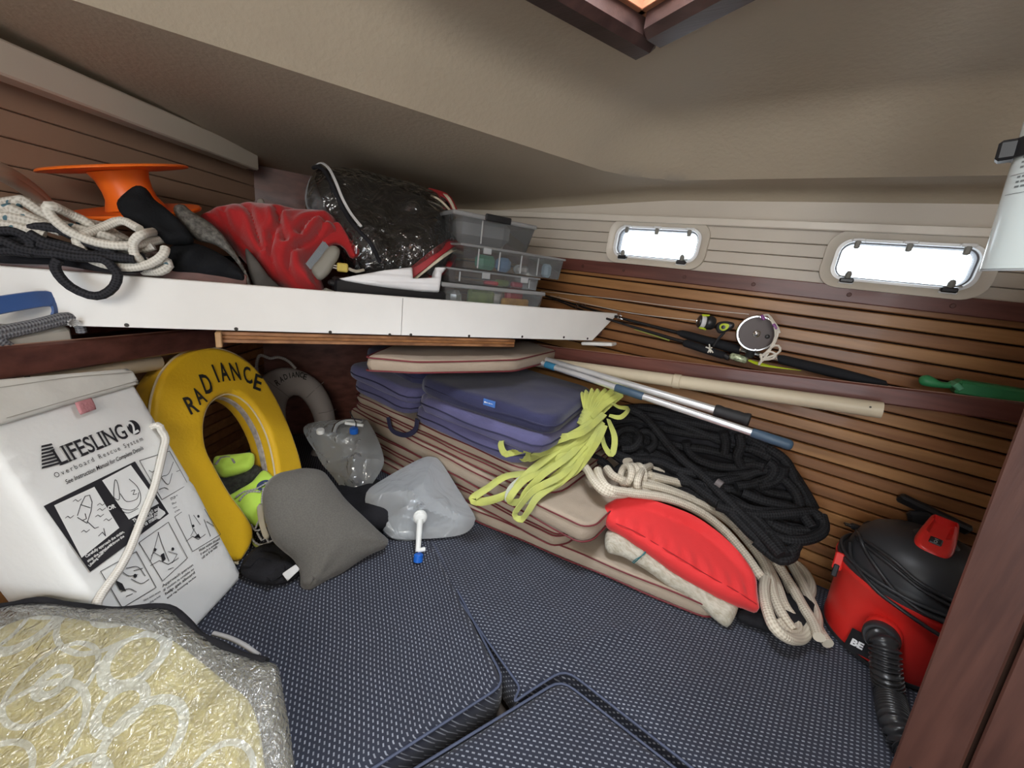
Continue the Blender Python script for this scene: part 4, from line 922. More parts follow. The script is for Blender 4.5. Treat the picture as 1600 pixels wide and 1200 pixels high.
# ------------------------------------------------------------------ black rope pile
blk=ropemat('black_braid',(.020,.020,.022),(.007,.007,.008),.7,k=430,bump=.8,nu=6)
def yk(x,y):   # depth of the pile face: near the wall at the top, bulging lower down
    a=A3([930.,640.]);b=A3([1290.,800.]);ab=b-a;n=A3([-ab[1],ab[0]])/np.linalg.norm(ab)
    d=(A3([x,y])-a)@n;return 1.455-.0021*max(0,d)-.0
def kp(x,y,o=0.): return ony(x,y,yk(x,y)-o-.008)
K=[[(905,712),(925,714),(945,724),(958,737),(972,730),(990,715),(1020,712)],
 [(985,640),(1005,650),(1020,665),(1040,690),(1068,720),(1100,745),(1130,775),(1160,805),(1190,835),(1220,868)],
 [(945,645),(975,640),(1010,648),(1050,655),(1090,662),(1130,672),(1170,688),(1205,710)],
 [(950,660),(990,655),(1030,668),(1080,678),(1130,684),(1165,690)],
 [(965,700),(960,685),(972,672),(990,672),(1000,685),(990,700),(972,702)],
 [(1000,700),(995,685),(1005,674),(1020,678),(1022,695),(1010,705)],
 [(940,690),(960,708),(990,718),(1030,722),(1060,735),(1100,742),(1130,745),(1170,740)],
 [(935,670),(950,700),(980,725),(1020,740),(1060,752),(1100,758),(1140,765)],
 [(1030,690),(1060,697),(1100,702),(1140,712),(1175,722),(1200,730),(1215,745)],
 [(1072,690),(1076,705),(1090,718),(1120,728),(1150,730),(1175,725),(1195,730)],
 [(1100,760),(1130,752),(1160,745),(1190,735),(1215,742),(1240,765),(1250,790)],
 [(1130,675),(1134,690),(1132,708)],[(1155,678),(1158,695),(1152,712),(1158,728)],
 [(1120,790),(1150,800),(1190,805),(1240,802),(1270,800),(1282,812)],
 [(1100,745),(1130,775),(1170,795),(1210,800),(1250,795)],
 [(1170,700),(1200,712),(1220,735),(1245,755),(1262,785),(1275,810),(1280,828),(1262,838),(1235,835),(1205,820)],
 [(1195,830),(1220,842),(1250,845),(1275,838),(1287,825),(1283,805)],
 [(1160,770),(1190,782),(1225,790),(1250,800),(1270,825)],
 [(1150,760),(1180,755),(1205,745),(1210,730),(1200,722)],[(1185,760),(1205,755),(1222,742),(1225,728)],
 [(1060,740),(1100,770),(1140,800),(1175,835),(1205,855),(1235,862),(1245,850)],
 [(1040,655),(1080,670),(1130,690),(1180,705),(1215,725),(1235,760),(1255,800)],
 [(1010,715),(1050,735),(1100,765),(1150,790),(1190,812),(1230,828),(1262,830)],
 [(960,640),(1010,637),(1060,648),(1110,660),(1160,680),(1200,700),(1230,728),(1255,765),(1272,795)],
 [(1180,845),(1200,862),(1220,875),(1238,868),(1242,850)],[(1140,740),(1170,752),(1200,768),(1235,775),(1258,782)],
 [(1170,800),(1195,825),(1215,850),(1228,870)],[(1200,700),(1225,718),(1240,745),(1248,775)]]
mb=MB();rr_=.0155
for k,P in enumerate(K):
    off=[.0,.034,.0,.004,.02,.018,.018,.012,.012,.022,.022,.03,.03,.026,.018,.006,.02,.02,.03,.03,.016,.004,.006,-.004,.006,.014,.02,.01][k]
    tube(mb,[kp(x,y,off+.004*math.sin(k*3+i*2)) for i,(x,y) in enumerate(P)],rr_,seg=9,step=.012)
for k in range(16):   # strands deeper in the heap
    t0=rng.rand();P=[]
    for i in range(7):
        u=i/6;x=945+u*320;yc=662+u*150+(rng.rand()-.5)*16+(t0-.5)*(60+40*math.sin(u*3));P.append(kp(x,yc,-.012-.0*t0))
    tube(mb,P,rr_,seg=7,step=.02)
br_=mb.build('rope',blk,None);tag(br_,'heap of thick black braided rope against the starboard teak wall','rope')
for P in ([(1119,753),(1128,759)],):
    tubeobj('whipped_end',[kp(x,y,.05) for x,y in P],.0142,mat('grey_tape',(.16,.14,.14),.5),br_,seg=10)
heap=puff('rope_heap_core',pxo(PL(ony(940,660,1.47),ony(1270,820,1.47),ony(1200,700,1.47)),[(945,650),(1010,645),(1100,665),(1180,695),(1230,735),(1262,790),(1270,825),(1230,850),(1180,825),(1100,765),(1010,720),(950,690)]),PL(ony(940,660,1.47),ony(1270,820,1.47),ony(1200,700,1.47)),.03,.01,.05,blackcl,br_,.02)
# ------------------------------------------------------------------ cream rope coil
crm=ropemat('cream_braid',(.70,.64,.53),(.52,.45,.35),k=470,bump=.9,nu=6)
def zc_(x,y): 
    t=min(1,max(0,(x-930)/(1240-930)));return .262*(1-t)+.03*t
def cz_(x,y,o=0): return onz(x,y,zc_(x,y)+o+.045*math.exp(-((x-1070)/90.)**2))
Cc=[[(912,727),(920,738),(928,752),(945,768),(968,772),(990,768),(1020,768)],
 [(934,735),(938,748),(952,764),(985,770),(1040,778),(1090,798),(1130,828),(1165,868),(1188,900),(1204,912)],
 [(995,750),(1030,760),(1070,775),(1110,795),(1150,822),(1185,862),(1210,905),(1225,945),(1243,972),(1245,988),(1230,988),(1213,968)],
 [(1005,740),(1050,752),(1100,770),(1145,800),(1185,842),(1218,885),(1240,930),(1258,965),(1262,985),(1250,998),(1230,996),(1210,980),(1198,950),(1194,925),(1196,905)],
 [(1015,733),(1060,745),(1115,765),(1160,795),(1200,838),(1235,880),(1258,922),(1275,960),(1275,985)],
 [(1000,757),(1045,768),(1095,788),(1140,815),(1180,860),(1200,895),(1210,935),(1224,964),(1238,984)],
 [(1020,745),(1080,760),(1130,785),(1175,828),(1208,872),(1236,915),(1256,950),(1272,975),(1280,996)],
 [(1238,878),(1254,890),(1266,910),(1266,928),(1256,940)],
 [(1262,955),(1275,975),(1283,990),(1294,1006)],
 [(1010,762),(990,757),(960,745),(948,732)],
 [(978,722),(990,720),(1005,726),(1015,740)]]
mb=MB()
for k,P in enumerate(Cc):
    o=[0,.012,.006,.02,.012,.016,.026,.0,-.012,0,.01][k]
    tube(mb,[cz_(x,y,o if 930<x<1235 or k!=3 else o*.2) for x,y in P],.014,seg=10,step=.01)
# the turns of the hitch round the bundle
kc=cz_(990,742,.02)
for k,dx in enumerate((-12,-2,8)):
    c0=cz_(990+dx,742,.022);ax=nrm(cz_(1030,752)-cz_(960,735));u1=nrm(np.cross(ax,[0,0,1]));u2=np.cross(u1,ax)
    tube(mb,[c0+ax*.004*math.sin(a+k)+u1*math.cos(a)*.034+u2*math.sin(a)*.028 for a in np.linspace(0,2*math.pi,15)[:-1]],.0115,closed=True,seg=10)
tube(mb,[cz_(x,y,o) for x,y,o in((1016,728,.03),(1006,733,.045),(998,745,.05),(995,758,.03),(998,764,.01))],.0118,seg=10)
cro=mb.build('rope',crm,None);tag(cro,'thick cream braided rope coiled and hitched, its loops hanging to the berth beside the vacuum','rope')
# ------------------------------------------------------------------ yellow-green webbing bundle
web=mat('yellow_green_webbing',(.50,.53,.12),.65,var=.08,vs=14,bump=.35,bs_=400,sheen=.2,col2=(.40,.43,.12))
wpl=PL(onz(790,715,.275),onz(930,650,.40),onz(880,760,.215))
def wz(x,y,o=0): 
    u,v=wpl.uv(x,y);return wpl.p(u,v,o+.012)
Wb=[([(940,650),(905,690),(870,715),(830,738),(790,745),(760,765),(737,782),(750,786),(775,780),(800,768),(820,745),(850,720),(890,690),(925,660)],.024),
 ([(935,655),(900,685),(860,690),(820,690),(785,695),(778,702),(784,716),(800,712),(840,700),(880,690),(920,665)],.022),
 ([(930,660),(905,690),(885,715),(850,735),(815,755),(795,778),(795,786),(812,785),(820,770),(845,745),(880,720),(910,690),(932,665)],.022),
 ([(935,665),(915,700),(895,725),(870,748),(830,770),(812,790),(802,806),(812,813),(822,800),(835,780),(870,755),(900,735),(925,700),(938,670)],.022),
 ([(928,665),(905,685),(875,700),(845,712),(815,720),(812,708),(830,698),(870,690),(905,672)],.02),
 ([(932,668),(912,705),(890,740),(865,762),(845,770),(855,755),(885,728),(910,700)],.02),
 ([(945,660),(952,690),(948,715),(940,700),(935,680)],.02),
 ([(945,655),(960,660),(975,645),(962,640),(948,635)],.016),
 ([(925,668),(915,688),(898,705),(880,722),(868,730),(870,718),(895,695),(915,675)],.02),
 ([(930,660),(900,678),(865,695),(840,715),(822,722),(826,705),(850,695)],.018)]
wobj=thing('webbing_bundle',wz(860,730),'bundle of yellow-green webbing strap tied near the top and fanned over the beige cushions','strap')
mb=MB()
for k,(P,wd) in enumerate(Wb):
    rs=np.random.RandomState(k+5);n=len(P);nr=[];ps=[]
    for i,(x,y) in enumerate(P):
        turn=math.sin(math.pi*2*i/(n-1)*1.0+k*1.3)
        nr.append(nrm(wpl.N*(1.0)+wpl.U*turn*.9+wpl.V*.6*math.cos(i*1.1+k)))
        ps.append(wz(x,y,(.034 if k==1 else .010)+.014*math.sin(i*1.3+k)*(0<i<n-1)+.006*(k%4)))
    ribbon(mb,ps,wd,.0014,nr)
mb.build('strap_loops',web,wobj)
# head of the bundle: short loops and the wrap
mb=MB();hc_=wz(922,640,.015)
for k in range(9):
    a=k*.36-1.2;x,y=925+16*math.sin(a),628-6*math.cos(a*1.3)
    tipx,tipy=930+30*math.sin(a)+4,624-abs(math.cos(a))*8
    ps=[wz(918,660,.01+.003*k),wz((918+tipx)/2-4,(656+tipy)/2,.03),wz(tipx,tipy,.022+.004*(k%3)),wz((924+tipx)/2+3,(652+tipy)/2,.012),wz(922,662,.004)]
    ribbon(mb,ps,.02,.0014,[nrm(wpl.N+wpl.U*math.sin(a+j)) for j in range(5)])
mb.build('head_loops',web,wobj)
mb=MB()
for k in range(4):
    c0=wz(916-3*k,652+5*k,.016);ax=nrm(wz(905,672)-wz(930,632));u1=nrm(np.cross(ax,wpl.N));r0=.026-.002*k
    pts=[c0+u1*math.cos(a)*r0+wpl.N*math.sin(a)*.017+ax*.006*math.sin(a) for a in np.linspace(0,2*math.pi,17)]
    ribbon(mb,pts,.018,.0015,[nrm(u1*math.cos(a)+wpl.N*math.sin(a)) for a in np.linspace(0,2*math.pi,17)])
mb.build('wrap_turns',web,wobj)
# pale underside strap
mb=MB();ribbon(mb,[wz(x,y,.004) for x,y in((870,715),(845,730),(815,748),(796,765),(792,782),(802,788))],.018,.0014,nrm(wpl.N+wpl.U*.3));ribbon(mb,[wz(x,y,.006) for x,y in((880,745),(850,768),(822,785),(818,775),(850,755))],.016,.0014,nrm(wpl.N-wpl.U*.3))
mb.build('pale_strap',mat('pale_webbing',(.5,.52,.42),.7,bump=.3,bs_=400),wobj)
# ------------------------------------------------------------------ boat hooks
dblue=mat('slate_blue_plastic',(.05,.09,.14),.45,var=.08)
def rod(a,b,prof,m,name,par):
    a,b=A3(a),A3(b);L=np.linalg.norm(b-a);d=(b-a)/L;mb=MB();lathe(mb,[(r,t*L) for t,r in prof],a,d,20);return mb.build(name,m,par)
a1_,b1_=ony(800,547,1.30),ony(1172,657,1.28)
def along(a,b,x): # point of the line whose pixel column is x
    best=None
    for t in np.linspace(0,1,401):
        p=a+(b-a)*t;c=R.T@(p-CAM);px_=800+F*c[0]/c[2]
        if best is None or abs(px_-x)<best[0]:best=(abs(px_-x),p)
    return best[1]
h1=thing('boat_hook',(a1_+b1_)/2,'aluminium boat hook pole ending in a ribbed black grip','pole','aluminium poles')
rod(a1_,along(a1_,b1_,1120),[(0,0),(0,.0125),(1,.0125),(1,0)],alu,'pole_tube',h1)
g0=along(a1_,b1_,1116);rod(g0,b1_,[(0,0),(0,.017),(.06,.0185),(.15,.0185),(.25,.0165),(.38,.0175),(.5,.0165),(.65,.0178),(.8,.0165),(.9,.0195),(.97,.0195),(1,.016),(1,0)],blackr,'grip',h1)
a2_,b2_=ony(812,556,1.27),ony(1239,697,1.24)
h2=thing('boat_hook',(a2_+b2_)/2,'aluminium boat hook pole with slate blue sleeve and slate blue end','pole','aluminium poles')
rod(a2_,along(a2_,b2_,1180),[(0,0),(0,.0105),(1,.0105),(1,0)],alu,'pole_tube',h2)
rod(along(a2_,b2_,962),along(a2_,b2_,1005),[(0,0),(0,.0125),(.05,.0135),(.95,.0135),(1,.012),(1,0)],dblue,'sleeve',h2)
rod(along(a2_,b2_,853),along(a2_,b2_,869),[(0,0),(0,.0125),(.1,.013),(.9,.013),(1,0)],mat('bright_blue_sleeve',(.04,.2,.34),.45),'sleeve',h2)
rod(along(a2_,b2_,1174),b2_,[(0,0),(0,.0125),(.05,.0135),(.9,.0145),(.97,.012),(1,.006),(1,0)],dblue,'end_grip',h2)
# ------------------------------------------------------------------ wet and dry vacuum
vr=mat('vacuum_red',(.68,.028,.022),.35,var=.03,vs=4,coat=.1);vbk=mat('vacuum_black',(.030,.031,.034),.42,var=.15,vs=8)
VC=A3([.435,1.325,0.004]);UPz=A3([0,0,1.])
vac=thing('wet_dry_vacuum',VC,'red and black wet and dry vacuum with ribbed black hose standing by the mahogany post','vacuum')
# front direction = where the hose port looks
q=onz(1385,1010,.1);fd=nrm((CAM-VC)*[1,1,0]+A3([.05,0,0]));fa_=math.atan2(fd[1],fd[0])
def vring(rad,z,seg=48,sq=.0):
    out=[]
    for k in range(seg):
        a=2*math.pi*k/seg;r=rad*(1+sq*abs(math.cos(2*(a-fa_)))-sq*.5);out.append(VC+A3([r*math.cos(a),r*math.sin(a),z]))
    return out
def loft(rings,name,m,par,cap0=True,cap1=True,angle=45):
    n=len(rings[0]);vs=[p for r in rings for p in r];fs=[(i*n+k,i*n+(k+1)%n,(i+1)*n+(k+1)%n,(i+1)*n+k) for i in range(len(rings)-1) for k in range(n)]
    if cap0:fs.append(tuple(reversed(range(n))))
    if cap1:fs.append(tuple((len(rings)-1)*n+k for k in range(n)))
    mb=MB();mb.add(vs,fs);return mb.build(name,m,par,angle=angle)
# tank with scalloped shoulders, wider at the rim
def tankring(rad,z,sc_):
    out=[]
    for k in range(72):
        a=2*math.pi*k/72;r=rad-sc_*(.5+.5*math.cos(4*(a-fa_)+.6))**3;out.append(VC+A3([r*math.cos(a),r*math.sin(a),z]))
    return out
tank=loft([tankring(.120,0,.0),tankring(.131,.006,0),tankring(.136,.03,.002),tankring(.138,.05,.009),tankring(.143,.12,.010),tankring(.149,.165,.009),tankring(.153,.18,.0),tankring(.157,.198,0),tankring(.160,.204,0),tankring(.160,.213,0),tankring(.150,.213,0)],'tank',vr,vac)
loft([vring(.128,.000),vring(.134,.002),vring(.135,.012),vring(.13,.013)],'base_ring',vbk,tank)
head=loft([vring(.150,.206),vring(.158,.213),vring(.158,.222),vring(.150,.228),vring(.146,.229),vring(.143,.235),vring(.142,.245),vring(.139,.262),vring(.130,.290),vring(.114,.314),vring(.09,.330),vring(.055,.339),vring(.02,.342)],'head',vbk,vac)
# cable groove lip
tubeobj('lid_lip',vring(.1545,.232,40),.0045,vbk,head,closed=True,seg=8,smooth=False)
# handle on top: red boss with recess and switch
hdir=nrm(onpl(1478,805,VC+UPz*.35,UPz)-onpl(1440,890,VC+UPz*.30,UPz));hdir[2]=0;hdir=nrm(hdir);hs_=np.cross(UPz,hdir)
hN=nrm(A3([0,0,1.])*.85-hdir*.5)
hc0=onpl(1462,845,VC+UPz*.345,UPz)
hp_=PL(hc0,hc0+nrm(hdir-hN*(hdir@hN)),hc0+hs_);hU=hp_.U
if hp_.U@hdir<0:hp_.U=-hp_.U
hpn=hp_
def hq(u,v,h):return hc0+hpn.U*u+hpn.V*v+hpn.N*h
hw=[(-.052,-.026),(-.06,0),(-.052,.026),(-.02,.034),(.03,.030),(.065,.025),(.07,.02),(.07,-.02),(.065,-.025),(.03,-.030),(-.02,-.034)]
hdl=puff('handle',hw,hpn,.020,.035,.012,vr,vac,.008,lambda uv,x:-.016*(((uv[:,0]>.008)&(uv[:,0]<.058)&(abs(uv[:,1])<.017)).astype(float)),p=2.2,round_=True)
mb=MB();frame_box(mb,hq(-.018,0,.0205),hpn.U,hpn.V,hpn.N,.010,.011,.003,.002);sw=mb.build('switch',blackp,hdl,smooth=False)
mb=MB();pls=PL(hq(-.018,0,.0238),hq(0,0,.0238),hq(-.018,.01,.0238));pls.V=-hpn.V;pls.U=hpn.U
mb.add([pls.p(.004*math.cos(a)-.004,.003*math.sin(a),.0002) for a in np.linspace(0,6.28,17)[:-1]]+[pls.p(.0028*math.cos(a)-.004,.002*math.sin(a),.0002) for a in np.linspace(0,6.28,17)[:-1]],[(k,(k+1)%16,16+(k+1)%16,16+k) for k in range(16)])
mb.add([pls.p(.003,-.003,.0002),pls.p(.0042,-.003,.0002),pls.p(.0042,.003,.0002),pls.p(.003,.003,.0002)],[(0,1,2,3)]);mb.build('switch_marks',mat('grey_print',(.45,.45,.45),.6),sw,smooth=False)
# dark collar round the handle
puff('handle_collar',[(u*1.12-.006,v*1.22) for u,v in hw[:5]+hw[-2:]],hpn.shift(-.022),.016,.02,.014,vbk,head,.01)
# hose port and hose
pp=VC+fd*.15+A3([0,0,.125]);sidev=np.cross(UPz,fd)
port_c=atd(1378,985,1)  # direction only
pd=ray(1378,992);n_=fd;tt=((VC+fd*.165-CAM)@n_)/(pd@n_);pp=CAM+pd*tt
latheobj('port_collar',[(.0,-.04),(.034,-.04),(.036,.0),(.034,.012),(.030,.016),(0,.016)],pp-fd*.01,nrm(fd+A3([0,0,.25])),vr,tank,32)
hz0=pp+fd*.005
hpts=[hz0-fd*.02,hz0+fd*.012,onpl(1382,1010,VC+fd*.20,fd),onpl(1384,1045,VC+fd*.215,fd),onpl(1390,1085,VC+fd*.225,fd)]
hpts+=[onz(1400,1130,.045),onz(1418,1165,.032),onz(1440,1200,.03),onz(1480,1230,.03)]
_p=A3(catmull(hpts,False,.002));_l=np.concatenate([[0],np.cumsum(np.linalg.norm(np.diff(_p,axis=0),axis=1))]);_s=np.arange(0,_l[-1],.0014)
pts=[A3([np.interp(q,_l,_p[:,i]) for i in range(3)]) for q in _s];mb=MB()
def hr(t):return .0265+.0032*math.cos(t*(len(pts)-1)*.0014/.0098*2*math.pi)
tube(mb,pts,hr,seg=20,smooth=False);hose=mb.build('hose',mat('hose_black',(.028,.028,.03),.28,var=.1),vac,angle=180)
latheobj('hose_cuff',[(.0,-.012),(.033,-.012),(.0345,-.006),(.0345,.010),(.031,.016),(.0,.016)],hz0+fd*.004,nrm(fd+A3([0,0,.1])),vbk,vac,32)
# badge on the tank
def tk(x,y,rad=.150):   # pixel to tank surface
    d=ray(x,y);o=CAM-VC;a=d[0]**2+d[1]**2;b=2*(o[0]*d[0]+o[1]*d[1]);c=o[0]**2+o[1]**2-rad**2;t=(-b-math.sqrt(max(0,b*b-4*a*c)))/(2*a);return CAM+d*t
mb=MB();nb_=10;lab=[]
tl,tr_,br2,bl=(1332,981),(1402,1016),(1392,1048),(1317,1010)
for i in range(nb_+1):
    for (p,q) in ((tl,tr_),(bl,br2)):
        x=p[0]+(q[0]-p[0])*i/nb_;y=p[1]+(q[1]-p[1])*i/nb_;lab.append(tk(x,y,.1475))
mb.add(lab,[(2*i,2*i+1,2*i+3,2*i+2) for i in range(nb_)]);lb=mb.build('badge_plate',blackp,tank,smooth=False)
mid=tk(1340,1003,.149);bpn=nrm((mid-VC)*[1,1,0]);bpl2=PL(mid,mid+np.cross(UPz,bpn),mid+UPz)
mb=MB();text(mb,'BE',(1329,1005),(1352,1017),bpl2,hs=1.0,h=.003,bold=.05,shear=.3);mb.build('badge_lettering',mat('white_print',(.85,.85,.85),.6),lb,smooth=False)
# latches
for x,y in ((1316,868),):
    l0=tk(x-2,y-4,.160);o=bar('latch',l0,tk(x-10,y+22,.168),.02,.012,vr,vac,side=sidev,bev=.003);bar('latch_clip',tk(x-8,y+14,.170),tk(x-14,y+32,.172),.012,.006,blackp,o,side=sidev)
# power cord wrapped round the head, plug at the left
cordm=mat('black_cord',(.022,.022,.024),.35)
def hd_(x,y,z):return onz(x,y,z)
mb=MB()
cords=[[(1335,824,.262),(1342,835,.258),(1352,860,.24),(1372,890,.232),(1400,925,.228),(1440,955,.228),(1475,972,.23),(1500,985,.232)],
 [(1338,838,.26),(1360,850,.262),(1395,875,.262),(1430,905,.258),(1470,930,.250),(1500,945,.248)],
 [(1340,842,.258),(1365,862,.256),(1400,890,.250),(1435,918,.248),(1478,943,.244),(1505,958,.24)],
 [(1328,848,.235),(1330,870,.228),(1345,895,.224),(1372,925,.222),(1405,950,.222),(1445,978,.222),(1480,1000,.222)]]
def onhead(x,y):
    d=nrm(ray(x,y));prof=[(.160,.205),(.158,.222),(.147,.229),(.143,.245),(.139,.262),(.130,.290),(.114,.314),(.09,.330),(.02,.342)];best=None
    for t in np.arange(.5,1.8,.003):
        p=CAM+d*t;q=p-VC;r=math.hypot(q[0],q[1])
        if q[2]<.342 and r<np.interp(q[2],[b for a,b in prof],[a for a,b in prof])+.005:return p
    return hd_(x,y,.23)
for P in cords: tube(mb,[onhead(x,y) for x,y,_z in P],.0045,seg=8)
tube(mb,[hd_(1345,828,.265),hd_(1352,818,.272),hd_(1362,816,.275),hd_(1372,822,.27)],.004,seg=8)
mb.build('power_cord',cordm,vac)
pg=hd_(1338,824,.268);pv=nrm(hd_(1352,828,.268)-hd_(1326,820,.268));mb=MB();frame_box(mb,pg,pv,nrm(np.cross(UPz,pv)),UPz,.014,.009,.008,.004);pgo=mb.build('plug',blackp,vac,smooth=False)
for k in(-1,1):bar('prong',pg-pv*.012+nrm(np.cross(UPz,pv))*k*.005,pg-pv*.028+nrm(np.cross(UPz,pv))*k*.005,.006,.0015,steel,pgo)
# accessory tool stuck behind the head
ta,tb=ony(1404,776,1.475),ony(1516,830,1.475)
tool=thing('floor_nozzle',(ta+tb)/2,'black flat vacuum nozzle standing behind the red and black vacuum','nozzle')
bar('nozzle_blade',ta,tb,.03,.022,blackp,tool,side=(0,-.5,1),bev=.006)
bar('nozzle_neck',(ta*.7+tb*.3)+A3([0,-.01,-.01]),(ta*.45+tb*.55)+A3([0,-.02,-.10]),.05,.026,blackp,tool,side=nrm(tb-ta),bev=.008)
# ------------------------------------------------------------------ printed silver bag bottom left
SP=PL(onz(0,945,.20),onz(430,1040,.165),onz(200,1230,.12))
so=[(-70,975),(-20,952),(40,942),(100,942),(150,948),(230,948),(268,953),(295,975),(318,992),(350,1010),(395,1028),(430,1036),(438,1060),(447,1110),(455,1160),(458,1215),(420,1260),(200,1290),(-60,1280)]
fo_=thing('insulated_bag',SP.at(200,1150),'shiny clear bag with white circle pattern on gold, black binding along its mouth, bottom left','bag')
def goldmat():
    m,t,b=nt('gold_circle_print');tc=N_(t,'ShaderNodeTexCoord')
    def vor(sc,seed):
        mp=N_(t,'ShaderNodeMapping');mp.inputs['Location'].default_value=(seed,seed*.7,0);mp.inputs['Scale'].default_value=(sc,sc,sc*.0+.001);t.links.new(tc.outputs['Object'],mp.inputs[0])
        v=N_(t,'ShaderNodeTexVoronoi');v.inputs['Scale'].default_value=1.;v.inputs['Randomness'].default_value=.75;t.links.new(mp.outputs[0],v.inputs['Vector']);return v.outputs['Distance']
    def mth(op,a,bv=None):
        n=N_(t,'ShaderNodeMath',operation=op)
        for i,x in enumerate((a,bv)):
            if x is None:continue
            if isinstance(x,(int,float)):n.inputs[i].default_value=x
            else:t.links.new(x,n.inputs[i])
        return n.outputs[0]
    def band(d,c,w): return mth('LESS_THAN',mth('ABSOLUTE',mth('SUBTRACT',d,c)),w)
    d1=vor(8.5,3.1);d2=vor(6.,9.7)
    r=mth('MAXIMUM',mth('MAXIMUM',band(d1,.24,.03),band(d1,.46,.027)),mth('MAXIMUM',band(d2,.40,.021),band(d2,.58,.018)))
    mx=N_(t,'ShaderNodeMix',data_type='RGBA');t.links.new(r,mx.inputs[0]);mx.inputs[6].default_value=c4((.70,.60,.20));mx.inputs[7].default_value=c4((.88,.90,.86))
    t.links.new(mx.outputs[2],b.inputs['Base Color']);b.inputs['Roughness'].default_value=.55
    return m
def foil(sd,a):return lambda uv,x:(a*vnoise(uv,11,sd)+a*.5*vnoise(uv,30,sd+1)+a*.25*vnoise(uv,80,sd+2))*np.clip(x*2,0,1)
inner=[(-70,1000),(0,975),(60,958),(130,966),(200,975),(262,995),(310,1030),(350,1062),(385,1090),(402,1130),(410,1180),(412,1230),(380,1260),(200,1290),(-60,1280)]
puff('printed_lining',pxo(SP,inner),SP.shift(-.008),.012,.06,.05,goldmat(),fo_,.010,foil(141,.004),p=2.)
puff('clear_shell',pxo(SP,so),SP.shift(-.006),.020,.07,.04,clearmat('crinkled_foil_film',(.97,.98,.95),.27,.18,.5,70,spec=2.4),fo_,.008,foil(141,.006),p=2.)
bnd=[(-70,975),(-20,952),(20,942),(55,937),(105,944),(150,950),(205,950),(262,948),(290,970),(312,990),(345,1008),(372,1020),(400,1028),(416,1034)]
mb=MB();tube(mb,[SP.p(*SP.uv(x,y),-.003+.002*math.sin(i*2)) for i,(x,y) in enumerate(bnd)],lambda t:.0058+.001*math.sin(t*40),seg=10);mb.build('black_binding',blackcl,fo_)
mb=MB();tube(mb,[SP.p(*SP.uv(x,y),-.012) for x,y in((330,985),(355,992),(380,1004),(402,1020))],.004);mb.build('grey_edge_cord',mat('grey_edge',(.3,.3,.3),.7),fo_)
# ------------------------------------------------------------------ fire extinguisher
exm=mat('extinguisher_white',(.58,.65,.64),.25,var=.02,vs=4,coat=.3)
e0=atd(1530,423,.50);vd=nrm(e0-CAM);axd=nrm(onpl(1597,197,e0,vd)-e0);sdv=nrm(np.cross(axd,vd));sdv=sdv if sdv@(R@A3([1,0,0]))>0 else -sdv
rE=.043;ec=e0+sdv*rE;ext_=thing('fire_extinguisher',ec,'white fire extinguisher strapped by a black bracket at the right edge above the window','extinguisher')
latheobj('cylinder',[(0,.0),(rE*.93,.0),(rE,.0025),(rE,.26),(rE*.9,.29),(rE*.5,.32),(.014,.335),(.014,.35),(0,.35)],ec,axd,exm,ext_,56)
hb_=np.linalg.norm(atd(1573,262,.5)-e0);latheobj('strap',[(rE+.0005,-.0105),(rE+.003,-.0105),(rE+.003,.0105),(rE+.0005,.0105)],ec+axd*hb_,axd,blackp,ext_,56)
fv=nrm(-vd-axd*(-vd@axd));cc=ec+axd*hb_-sdv*(rE+.005)+fv*.004;mb=MB();frame_box(mb,cc,sdv,axd,fv,.009,.011,.013,.003);mb.build('strap_clasp',blackp,ext_,smooth=False)
# printed lines, wrapped round the cylinder
def cyl(ang,h,rr=rE+.0004):return ec+axd*h+(fv*math.cos(ang)-sdv*math.sin(ang))*rr
mb=MB();gr=MB()
def cline(h,a0,a1,w,m_):
    n=max(1,int(abs(a1-a0)/.08));v=[]
    for i in range(n+1):
        a=a0+(a1-a0)*i/n;v+=[cyl(a,h-w/2),cyl(a,h+w/2)]
    m_.add(v,[(2*i,2*i+2,2*i+3,2*i+1) for i in range(n)])
rs=np.random.RandomState(3)
for k in range(13):
    h=.088+k*.0052;a=.95
    if k in(0,4): cline(h-.002,1.2,-1.2,.0006,mb);continue
    while a>-.8:
        L=.05+.12*rs.rand();cline(h,a,a-L,.0022,mb);a-=L+.035
for k in range(10):
    h=.175+k*.006;a=.9
    while a>-.8:
        L=.06+.15*rs.rand();cline(h,a,a-L,.0026,mb);a-=L+.04
mb.build('printed_lines',mat('grey_text_print',(.16,.18,.18),.5),ext_,smooth=False)
latheobj('bottom_rim',[(rE*.9,-.0006),(rE+.0004,-.0004),(rE+.0004,.0018)],ec,axd,mat('grey_rim',(.3,.32,.33),.4),ext_,56)
# its wall bracket, fixed to the partition
bar('bracket',ec+axd*.0+sdv*.02-fv*rE,ec+axd*.3+sdv*.02-fv*rE,.05,.006,blackp,ext_,side=sdv)
# ------------------------------------------------------------------ fishing rods on the starboard shelf
carbon=mat('rod_blank',(.012,.012,.014),.25,coat=.4);foam=mat('foam_grip',(.016,.017,.02),.8,bump=.2)
lime=mat('lime_plastic',(.50,.62,.02),.35);lineM=mat('fishing_line',(.75,.72,.65),.4)
ra,rb=ony(846,452,1.47),ony(1388,602,1.405)
rd1=thing('fishing_rod',(ra+rb)/2,'black fishing rod with the big round brown and chrome reel','rod','fishing rods lying on the starboard shelf')
R1=[ony(850,461,1.475),ony(960,494,1.46),ony(1063,521,1.45)]
tubeobj('rod_blank',R1,lambda t:.003+.004*t,carbon,rd1,seg=8)
def seg_(p,q,prof,m,name,par):return rod(ony(*p),ony(*q),prof,m,name,par)
seg_((1058,519,1.45),(1158,548,1.44),[(0,.006),(.08,.012),(.2,.014),(.9,.016),(1,.013),(1,0)],foam,'fore_grip',rd1)
